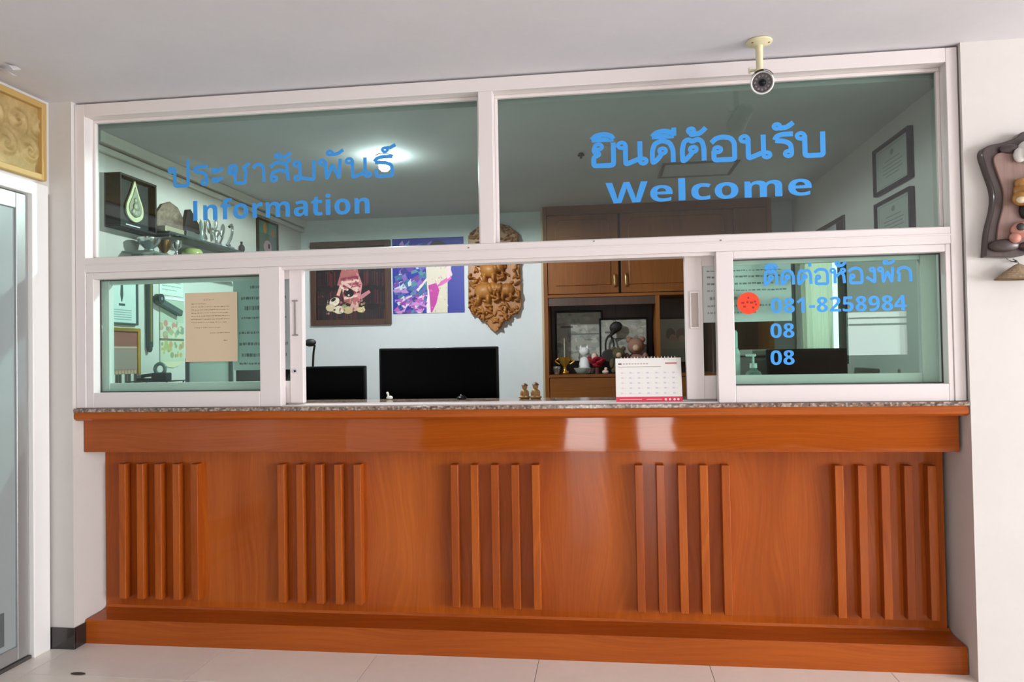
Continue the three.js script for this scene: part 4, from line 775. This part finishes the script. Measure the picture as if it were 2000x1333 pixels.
// ═════════════════════════ WOODEN CABINET ═════════════════════════
const zC = -2.34, NB = -2.72;
{
  const t = thing('wall_cabinet', 'full height brown wooden cabinet with doors above an open niche', 'cabinet');
  const m = M.cabinet;
  part('side_panel', bx(-0.168, -0.138, 0, 2.379, NB - 0.1, zC, 0.002), m, t);
  part('edge_strip', bx(-0.185, -0.168, 0, 2.379, ZB - 0.02, zC - 0.01, 0.002), std(0xb9a98a, 0.5), t);
  part('side_panel', bx(1.44, 1.474, 0, 2.379, NB - 0.1, zC, 0.002), m, t);
  part('back_panel', bx(-0.138, 1.44, 0, 2.379, NB - 0.1, NB), M.darkWood, t);
  part('top_rail', bx(-0.138, 1.44, 2.315, 2.379, NB, zC, 0.002, 'h'), m, t);
  part('niche_top', bx(-0.138, 1.44, 1.700, 1.722, NB, zC, 0.002, 'h'), m, t);
  part('niche_floor', bx(-0.138, 1.44, 1.108, 1.130, NB, zC, 0.002, 'h'), m, t);
  part('divider', bx(0.646, 0.676, 1.130, 1.700, NB, zC, 0.002), m, t);
  for (const [a, b, hx] of [[-0.134, 0.384, 0.352], [0.402, 1.205, 0.434]]) {
    const d = part('door', bx(a, b, 1.726, 2.31, zC - 0.022, zC, 0.003), m, t);
    const fr = [];
    const c = 0.06, o = [[a + c, 1.79], [b - c, 1.79], [b - c, 2.235], [b - c - 0.03, 2.27], [a + c + 0.03, 2.27], [a + c, 2.235]];
    fr.push(uvm(extrude(o, 0.004, 0.004).translate(0, 0, zC)));
    part('raised_panel', fr, m, d);
    part('handle', [tube([[hx, 1.772, zC + 0.002], [hx, 1.78, zC + 0.022], [hx, 1.82, zC + 0.028], [hx, 1.858, zC + 0.022], [hx, 1.866, zC + 0.002]], 0.006, 24, 8)], M.brass, d);
  }
  part('gap_strip', bx(0.385, 0.401, 1.726, 2.31, zC - 0.03, zC - 0.024), M.blackMatte, t);
  part('door', bx(1.212, 1.436, 1.726, 2.31, zC - 0.022, zC, 0.003), m, t);
  part('drawer_front', bx(-0.134, 0.64, 0.9, 1.104, zC - 0.022, zC, 0.003, 'h'), m, t);
  part('drawer_front', bx(0.65, 1.436, 0.9, 1.104, zC - 0.022, zC, 0.003, 'h'), m, t);
  part('lower_door', bx(-0.134, 0.64, 0.06, 0.895, zC - 0.022, zC, 0.003), m, t);
  part('lower_door', bx(0.65, 1.436, 0.06, 0.895, zC - 0.022, zC, 0.003), m, t);
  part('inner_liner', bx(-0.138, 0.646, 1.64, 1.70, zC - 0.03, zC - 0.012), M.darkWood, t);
}
const NF = 1.1302;
const mapTex = (s) => canvasTex(220, 220, (c, w, h) => { seed = s; c.fillStyle = '#a3a194'; c.fillRect(0, 0, w, h); for (let k = 0; k < 150; k++) { c.fillStyle = ['#8d9084', '#b4b0a4', '#777a70', '#9aa39a', '#c2bdb2'][k % 5]; c.globalAlpha = R(0.4, 0.9); const x = R(-20, w), y = R(-10, h), a = R(10, 46), b = R(5, 26); blob(c, c.fillStyle, [[x, y + R(0, 6)], [x + a * 0.6, y - R(0, 8)], [x + a, y + b * 0.5], [x + a * 0.7, y + b], [x + R(0, 8), y + b * 0.8]]); } c.globalAlpha = 1; c.fillStyle = '#5e5f58'; c.fillRect(20, 60, 60, 10); c.fillRect(70, 96, 140, 5); });
picture('framed_map', 'black framed grey print at the back of the cabinet niche behind the gold cup', -0.108, 0.262, 1.215, 1.618, -2.66, 0.014, 0.018, M.black, mapTex(77));
picture('framed_photo', 'black framed pale photograph in the niche behind the soft toys', 0.235, 0.602, 1.20, 1.552, -2.60, 0.012, 0.018, M.black, mapTex(91));
picture('framed_photo', 'faint group photograph standing in the narrow niche beside the divider', 0.69, 0.96, 1.20, 1.545, -2.66, 0.008, 0.014, M.darkWood, canvasTex(160, 190, (c, w, h) => { c.fillStyle = '#9b958a'; c.fillRect(0, 0, w, h); dot(c, '#7a6a60', 50, 66, 22, 26); dot(c, '#857468', 104, 70, 28, 30); dot(c, '#a58c80', 60, 84, 16); dot(c, '#b09a8c', 104, 88, 16); c.fillStyle = '#8a8c82'; c.fillRect(10, 130, 140, 40); }));
trophy('gold_cup', 'gold flower shaped cup in the cabinet niche', -2.45, NF, [[0, 0], [0.03, 0], [0.03, 0.02], [0.012, 0.03], [0.012, 0.06], [0.034, 0.085], [0.05, 0.13], [0.046, 0.13], [0, 0.09]], M.gold, [['finial', [cyl(0.006, 0.004, 0.16, 0, 0.19, 0)], std(0xb8b4a2, 0.4)], ['handle', tube([[0.045, 0.12, 0], [0.07, 0.1, 0], [0.04, 0.075, 0]], 0.006, 16, 8), M.gold], ['handle', tube([[-0.045, 0.12, 0], [-0.07, 0.1, 0], [-0.04, 0.075, 0]], 0.006, 16, 8), M.gold]], -0.028);
trophy('silver_cup', 'small shiny silver cup at the end of the cabinet niche', -2.39, NF, [[0, 0], [0.02, 0], [0.018, 0.01], [0.026, 0.04], [0.028, 0.06], [0.025, 0.06], [0, 0.02]], M.silver, null, -0.085);
{
  const t = thing('white_cat_figurine', 'white porcelain cat figurine in the cabinet niche', 'figurine', [0.118, NF, -2.54]);
  part('body', [lathe([[0, 0], [0.045, 0], [0.05, 0.03], [0.04, 0.08], [0.03, 0.12], [0, 0.13]], 22), sph(0.018, -0.03, 0.02, 0.03), sph(0.018, 0.03, 0.02, 0.03)], M.white, t);
  part('head', [sph(0.036, 0, 0.17, 0.005, 1.1, 0.95, 1), new THREE.ConeGeometry(0.014, 0.03, 12).translate(-0.025, 0.207, 0), new THREE.ConeGeometry(0.014, 0.03, 12).translate(0.025, 0.207, 0)], M.white, t);
}
{
  const t = thing('red_cloth_flower', 'crimson cloth flower in the cabinet niche', 'flower', [0.215, NF, -2.43]);
  const red = std(0xa3182f, 0.7), petals = [];
  for (let k = 0; k < 11; k++) { const a = k * 0.571, r = 0.035 + 0.012 * (k % 2); petals.push(sph(0.034, 0, 0, 0, 1, 0.35, 0.75, 12).rotateZ(0.5).rotateY(a).translate(Math.cos(a) * r, 0.085 + 0.012 * (k % 3), -Math.sin(a) * r)); }
  part('petals', [...petals, sph(0.04, 0, 0.085, 0)], red, t);
  part('stem', [cyl(0.02, 0.012, 0.07, 0, 0.035, 0)], std(0x4a2420, 0.7), t);
  part('bloom', sph(0.022, -0.02, 0.13, 0.01, 1, 1.2, 1), std(0xe6c3b8, 0.6), t);
}
{
  const t = thing('glass_dish', 'low clear glass dish at the front of the cabinet niche', 'dish', [0.105, NF, -2.41]);
  part('dish', lathe([[0, 0], [0.035, 0], [0.05, 0.02], [0.066, 0.045], [0.062, 0.047], [0.045, 0.024], [0, 0.008]], 28), phys({ color: 0xd6e6dc, roughness: 0.1, transmission: 0.6, thickness: 0.01, ior: 1.45 }), t);
}
{
  const t = thing('small_shell_ornament', 'small pink shell ornament beside the crimson flower', 'ornament', [0.275, NF, -2.36]);
  part('shell', [sph(0.02, 0, 0.016, 0, 1.2, 0.8, 1), sph(0.012, 0.004, 0.038, 0)], std(0xd9bcb2, 0.4), t);
}
function bear(label, x, z, s, col, y0 = NF) {
  const t = thing('teddy_bear', label, 'soft toy', [x, y0, z], null); const m = std(col, 0.95), lt = std(0xc9a888, 0.95);
  part('body', [sph(0.05 * s, 0, 0.05 * s, 0, 1, 1.05, 0.9), sph(0.022 * s, -0.045 * s, 0.07 * s, 0.02 * s, 0.8, 1.5, 0.9), sph(0.022 * s, 0.045 * s, 0.07 * s, 0.02 * s, 0.8, 1.5, 0.9), sph(0.024 * s, -0.03 * s, 0.022 * s, 0.04 * s, 0.9, 0.8, 1.5), sph(0.024 * s, 0.03 * s, 0.022 * s, 0.04 * s, 0.9, 0.8, 1.5)], m, t);
  part('head', [sph(0.042 * s, 0, 0.135 * s, 0.008 * s), sph(0.016 * s, -0.032 * s, 0.168 * s, 0), sph(0.016 * s, 0.032 * s, 0.168 * s, 0)], m, t);
  part('muzzle', sph(0.018 * s, 0, 0.126 * s, 0.042 * s), lt, t);
}
bear('olive brown soft toy bear in the cabinet niche beside the dark bag', 0.375, -2.415, 1.1, 0x5a4f34);
bear('pinkish tan soft toy bear sitting tallest in the niche', 0.505, -2.505, 1.5, 0x9a7462);
bear('small reddish soft toy bear next to the niche divider', 0.596, -2.37, 0.7, 0x6a4038);
{
  const t = thing('dark_handbag', 'dark curved handbag standing in the cabinet niche', 'bag', [0.31, NF, -2.545]);
  part('bag', extrude([[-0.05, 0], [0.05, 0], [0.055, 0.1], [0.035, 0.16], [-0.035, 0.16], [-0.055, 0.1]], 0.05, 0.008, true).translate(0, 0.008, -0.025), std(0x2c2620, 0.6), t);
  part('strap', tube([[-0.03, 0.16, 0], [-0.025, 0.25, 0], [0.005, 0.29, 0], [0.03, 0.24, 0], [0.032, 0.16, 0]], 0.007, 24, 8), std(0x1d1916, 0.6), t);
}
{
  const t = thing('hanging_dark_ornament', 'dark pointed ornament hanging before the pale photograph in the niche', 'ornament', [0.36, 1.48, -2.52]);
  part('pendant', [sph(0.045, 0, 0, 0, 1.1, 0.9, 0.5).rotateZ(0.5), new THREE.ConeGeometry(0.03, 0.08, 14).rotateZ(Math.PI - 0.6).translate(-0.03, -0.05, 0)], std(0x1c1614, 0.6), t);
  part('cord', cyl(0.0015, 0.0015, 0.2, 0, 0.118, 0), M.blackMatte, t);
}

renderer.render(scene, camera);
